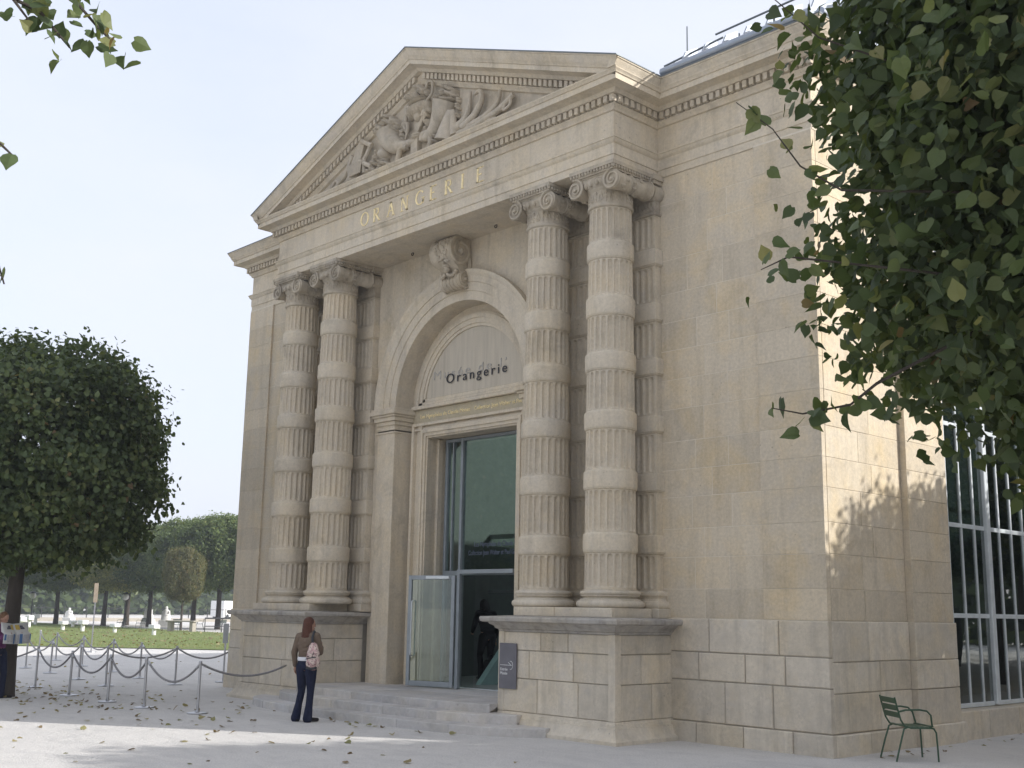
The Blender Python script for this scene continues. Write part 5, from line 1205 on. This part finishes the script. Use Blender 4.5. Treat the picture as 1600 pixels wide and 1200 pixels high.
def figure(loc, rz, label, skel, mats, scale=1.0, head_turn=0, hair_long=.3, jz=.95):
    e = tag(empty('person', loc, rz), label, 'person'); e.scale = (scale,)*3
    S_ = skel; HC = Vector(S_['head'])
    b = MB(); hd = MB(); face(hd, (0, 0, 0)); Rm = Matrix.Translation(HC) @ Matrix.Rotation(head_turn, 4, 'Z') @ Matrix.Rotation(S_.get('nod', 0), 4, 'X')
    b.add([tuple(Rm @ Vector(v)) for v in hd.v], hd.f)
    nk = Vector(S_['neck']); chain(b, [HC-Vector((0, .015, .06)), nk], [.048, .052])
    ch, pv = Vector(S_['chest']), Vector(S_['pelvis'])
    chain(b, [nk, ch, ch.lerp(pv, .5), pv], [.06, .11, .10, .12], (1.25, .85, 1))
    for s in ('l', 'r'):
        chain(b, [S_['sh'+s], S_['el'+s], S_['wr'+s]], [.046, .036, .024]); chain(b, [nk, S_['sh'+s]], [.05, .045])
        hand(b, S_['wr'+s], Vector(S_['wr'+s])-Vector(S_['el'+s]) if 'hd'+s not in S_ else Vector(S_['hd'+s]), S_.get('th'+s, (0, 1, 0)), .6)
        chain(b, [S_['hip'+s], S_['kn'+s], S_['an'+s]], [.08, .052, .034]); an = Vector(S_['an'+s]); toe = Vector(S_['toe'+s]); chain(b, [an-Vector((0, 0, .03)), toe-Vector((0, 0, .012))], [.026, .020])
    fuse('body', b, m_skin, e, .0075, 3)
    ey = empty('eyes_holder') if False else None
    for s in (-1, 1):
        q = Rm @ Vector((s*.03, .084, .004)); MB().ball(tuple(q), (.011, .009, .006), 8, 6).build('eye', m_dark, e, 60)
    # jacket
    j = MB(); chain(j, [nk+Vector((0, -.01, -.03)), ch+Vector((0, 0, .06)), ch, ch.lerp(pv, .55), Vector((pv.x, pv.y, jz+.06))], [.075, .122, .132, .112, .122], (1.32, .92, .6))
    for s in ('l', 'r'):
        chain(j, [nk+Vector((0, 0, -.04)), S_['sh'+s]], [.075, .068]); el, wr = Vector(S_['el'+s]), Vector(S_['wr'+s]); chain(j, [S_['sh'+s], el, wr.lerp(el, .12)], [.068, .054, .040])
        sh_ = Vector(S_['sh'+s])
        for q in range(4): cap(j, sh_.lerp(el, .3+.2*q)+Vector((0, -.012, 0)), sh_.lerp(el, .36+.2*q)+Vector((.012, .02, 0)), .050-.003*q, .046-.003*q)
    for q in range(5): cap(j, ch+Vector((-.12+.02*q, -.075, -.02-.05*q)), ch+Vector((.02+.03*q, -.098, .03-.06*q)), .022, .030)
    fuse('jacket', j, mats['top'], e, .0085, 2)
    # trousers
    q = MB(); chain(q, [Vector((pv.x, pv.y, jz-.01)), pv+Vector((0, -.01, -.02))], [.118, .128], (1.28, .95, .6))
    for s in ('l', 'r'):
        hp, kn, an = Vector(S_['hip'+s]), Vector(S_['kn'+s]), Vector(S_['an'+s]); chain(q, [hp, hp.lerp(kn, .5), kn, kn.lerp(an, .5), an+Vector((0, -.01, -.03))], [.105, .086, .060, .058, .078])
    fuse('trousers', q, mats['legs'], e, .0095, 3)
    if 'shirt' in mats: MB().lathe([(.150, jz-.025), (.158, jz+.0), (.150, jz+.035)], 28, Matrix.Translation((pv.x, pv.y, 0)), False, 1.05, .86).build('shirt_hem', mats['shirt'], e, 60)
    for s in ('l', 'r'):
        h_ = MB(); an, toe = Vector(S_['an'+s]), Vector(S_['toe'+s]); hl = an+(an-toe).normalized()*.05
        chain(h_, [(hl.x, hl.y, .034), (an.x, an.y, .045), (toe.x, toe.y, .032)], [.036, .044, .036], (1, 1, .85)); chain(h_, [(an.x, an.y, .05), (an.x, an.y, .10)], [.042, .04]); fuse('shoe', h_, mats['shoe'], e, .009, 2)
    # hair: cap plus hanging locks
    hm = MB(); Hh = []
    hm.ball((0, -.018, .035), (.083, .095, .097), 18, 12)
    rr_ = random.Random(11)
    for i in range(44):
        a = math.pi*(.02+.96*i/43)+math.pi+rr_.uniform(-.03, .03); x = .082*math.cos(a); y = .085*math.sin(a)-.012; ln = hair_long*rr_.uniform(.70, 1.2)
        hm.tube([(x*.75, y*.75, .09), (x, y, .02), (x*1.12, y*1.06-.006, -.10), (x*1.20+rr_.uniform(-.012, .012), y*1.02-.02, -.02-ln*.75), (x*1.1+rr_.uniform(-.02, .02), y*.95-.028, -.02-ln)], [.018, .019, rr_.uniform(.012, .022), rr_.uniform(.010, .019), .004], 7)
    h2 = MB(); h2.add([tuple(Rm @ Vector(v)) for v in hm.v], hm.f); fuse('hair', h2, mats['hair'], e, .006, 0)
    return e
m_hairb = cloth('red_brown_hair', (.085, .035, .022), .45, 60, .45); m_hair2 = cloth('light_brown_hair', (.16, .09, .05), .4, 60, .5)
m_jeans = cloth('dark_blue_denim', (.018, .022, .045), .3, 20); m_jackb = cloth('brown_suede', (.155, .115, .085), .18, 12); m_shoe = cloth('black_leather', (.02, .018, .018), .2, 10, .5)
base = dict(head=(0, .02, 1.53), neck=(0, -.01, 1.40), chest=(0, -.015, 1.23), pelvis=(0, -.01, .90), shl=(-.165, -.015, 1.335), shr=(.165, -.015, 1.352),
            ell=(-.225, -.05, 1.09), wrl=(-.245, .02, .86), elr=(.225, .02, 1.10), wrr=(.13, .20, 1.17), hdr=(-.6, .6, .3), thr=(0, 0, 1),
            hipl=(-.085, -.005, .85), hipr=(.085, -.01, .87), knl=(-.125, .06, .47), knr=(.085, .01, .485), anl=(-.165, .0, .085), anr=(.085, -.03, .085), toel=(-.29, .13, .04), toer=(.14, .15, .04))
wom = figure((-4.86, -2.0, 0), rad(22), 'woman seen from behind in a brown jacket and dark jeans facing the entrance', base, dict(top=m_jackb, legs=m_jeans, shoe=m_shoe, hair=m_hairb, shirt=cloth('white_cotton', (.7, .7, .72), .05)), 1.0, rad(-28), .27, .985)
# backpack on her right shoulder
t = MT('patterned_fabric', .85, .2); p = t.pos(); vo = t.n('ShaderNodeTexVoronoi'); vo.inputs['Scale'].default_value = 17; t.l(p, vo.inputs['Vector'])
c = t.mix(t.rng(t.noise(p, 16, 3, .6), .48, .52, 0, 1), (.62, .50, .44), (.52, .34, .33)); c = t.mix(t.rng(t.noise(p, 26, 4, .6, 1.5), .55, .58, 0, 1), c, (.10, .07, .07)); t.col(c); m_pat = t.m
bp = tag(empty('backpack', (-4.86, -2.0, 0), rad(22)), 'pink patterned backpack hanging from the right shoulder of the woman', 'backpack')
b = MB(); b.ball((.235, -.185, 1.03), (.115, .085, .20), 16, 12); b.ball((.235, -.18, .93), (.125, .095, .11), 14, 10); b.ball((.225, -.175, 1.16), (.085, .07, .10), 12, 8); fuse('bag', b, m_pat, bp, .009, 3)
b = MB(); b.ball((.26, -.25, .96), (.095, .05, .075), 12, 8); fuse('pocket', b, m_pat, bp, .008, 2)
MB().tube([(.175, -.30, 1.0), (.26, -.31, 1.02), (.345, -.265, 1.035)], .008, 6).build('zip', m_black, bp); MB().tube([(.16, -.25, .865), (.25, -.255, .85), (.34, -.235, .865)], .02, 6).build('bottom_trim', m_black, bp)
MB().tube([(.195, -.15, 1.2), (.16, -.12, 1.33), (.135, -.04, 1.43), (.13, .07, 1.35), (.135, .12, 1.2), (.16, .08, 1.02), (.19, -.10, .92)], .017, 8, True, (1.3, 1, 1)).build('strap', m_black, bp, 60)
MB().tube([(.135, -.13, 1.18), (.118, -.125, 1.05), (.135, -.13, .9)], .02, 6).build('back_panel', m_black, bp, 60)
# reader with a newspaper at the left edge
m_purple = cloth('purple_fleece', (.16, .055, .14), .2, 12)
rd = dict(base); rd.update(head=(0, .04, 1.52), nod=rad(-22), ell=(-.23, .06, 1.10), wrl=(-.20, .29, 1.20), hdl=(.3, .8, .2), thl=(0, 0, 1), elr=(.23, .06, 1.10), wrr=(.20, .29, 1.20), hdr=(-.3, .8, .2), thr=(0, 0, 1))
RP = (-11.82, -4.38, 0); RA = rad(-62)
figure(RP, RA, 'person with brown hair and a purple top reading a newspaper', rd, dict(top=m_purple, legs=m_jeans, shoe=m_shoe, hair=m_hair2), .985, 0, .22, .93)
npg = tag(empty('newspaper', RP, RA), 'open newspaper with colour pictures held up by the person at left', 'newspaper')
m_news = flat('newsprint', (.62, .62, .60), .8, .2, 0, .06); m_nb = flat('printed_blue', (.08, .17, .34), .7); m_ny = flat('printed_yellow', (.55, .40, .10), .7); m_nd = flat('printed_dark', (.10, .10, .13), .7, .3, 0, .4, 40); m_ng = flat('printed_grey', (.42, .42, .43), .8, .2, 0, .3, 90)
def sheet(s):
    mb = MB(); vs = []; n = 8
    for i in range(n+1):
        u = i/n; x = s*.36*u; y = .36+.06*math.sin(u*2.5)
        vs += [(x, y, 1.02+.02*u), (x, y+.01, 1.22), (x, y-.03-.03*u, 1.26), (x, y-.10-.02*math.sin(4*u), 1.40+.03*u)]
    mb.add(vs, [(i*4+j, i*4+j+1, i*4+5+j, i*4+4+j) for i in range(n) for j in range(3)]); o = mb.build('page', m_news, npg, 40)
    so_ = o.modifiers.new('t', 'SOLIDIFY'); so_.thickness = .004
    for (u0, u1, z0, z1, mt) in ((.18, .34, 1.03, 1.21, m_nb), (.86, .98, 1.10, 1.21, m_nb), (.40, .80, 1.06, 1.20, m_ng), (.04, .15, 1.04, 1.20, m_ng), (.35, .9, 1.30, 1.37, m_nd), (.08, .32, 1.29, 1.38, m_ny)):
        pb_ = MB(); vs = []
        for i in range(5):
            u = u0+(u1-u0)*i/4; x = s*.36*u; yb = .36+.06*math.sin(u*2.5)
            f_ = lambda z: yb+.012+.004 if z < 1.23 else yb-.03-.03*u-(z-1.26)/.14*(.07)+.008
            vs += [(x, f_(z0), z0), (x, f_(z1), z1)]
        pb_.add(vs, [(2*i, 2*i+1, 2*i+3, 2*i+2) for i in range(4)]).build('printed_block', mt, npg)
sheet(1); sheet(-1)
# dark visitor inside the hall, stooping
vs_ = dict(base); vs_.update(head=(0, .22, 1.50), nod=rad(-15), neck=(0, .14, 1.38), chest=(0, .09, 1.22), shl=(-.17, .12, 1.33), shr=(.17, .12, 1.33), ell=(-.24, .16, 1.06), wrl=(-.20, .34, .95), elr=(.25, .05, 1.06), wrr=(.24, .16, .84), hdr=(0, .1, -1), knl=(-.10, .16, .50), anl=(-.11, .02, .09), toel=(-.12, .19, .04), knr=(.10, .10, .48), anr=(.11, -.24, .10), toer=(.12, -.06, .05))
m_blk = cloth('black_cloth', (.012, .012, .014), .3, 12)
figure((-6.95, 3.85, .384), rad(70), 'visitor in black clothes stooping inside the glazed entrance', vs_, dict(top=m_blk, legs=m_blk, shoe=m_shoe, hair=m_shoe), 1.02, 0, .12, .93)
bg_ = tag(empty('shoulder_bag', (-6.62, 3.70, .384)), 'black bag set down beside the visitor inside the entrance', 'bag'); b = MB(); b.cbox(-.2, .2, -.12, .12, 0, .42, .05); fuse('bag', b, m_blk, bg_, .012, 3); MB().tube([(-.12, 0, .41), (-.08, 0, .53), (.08, 0, .53), (.12, 0, .41)], .012, 6).build('handle', m_shoe, bg_)

# ================================================================== AIR
hz = bpy.data.materials.new('thin_haze'); hz.use_nodes = True; t = hz.node_tree; t.nodes.clear()
o_ = t.nodes.new('ShaderNodeOutputMaterial'); pv_ = t.nodes.new('ShaderNodeVolumePrincipled'); pv_.inputs['Density'].default_value = .0010; pv_.inputs['Color'].default_value = (.86, .92, 1, 1); pv_.inputs['Anisotropy'].default_value = .3
t.links.new(pv_.outputs[0], o_.inputs['Volume'])
tag(MB().box(-420, 120, -130, 330, -1, 16).build('haze', hz), 'thin pale haze in the air of the garden', 'haze', kind='stuff')
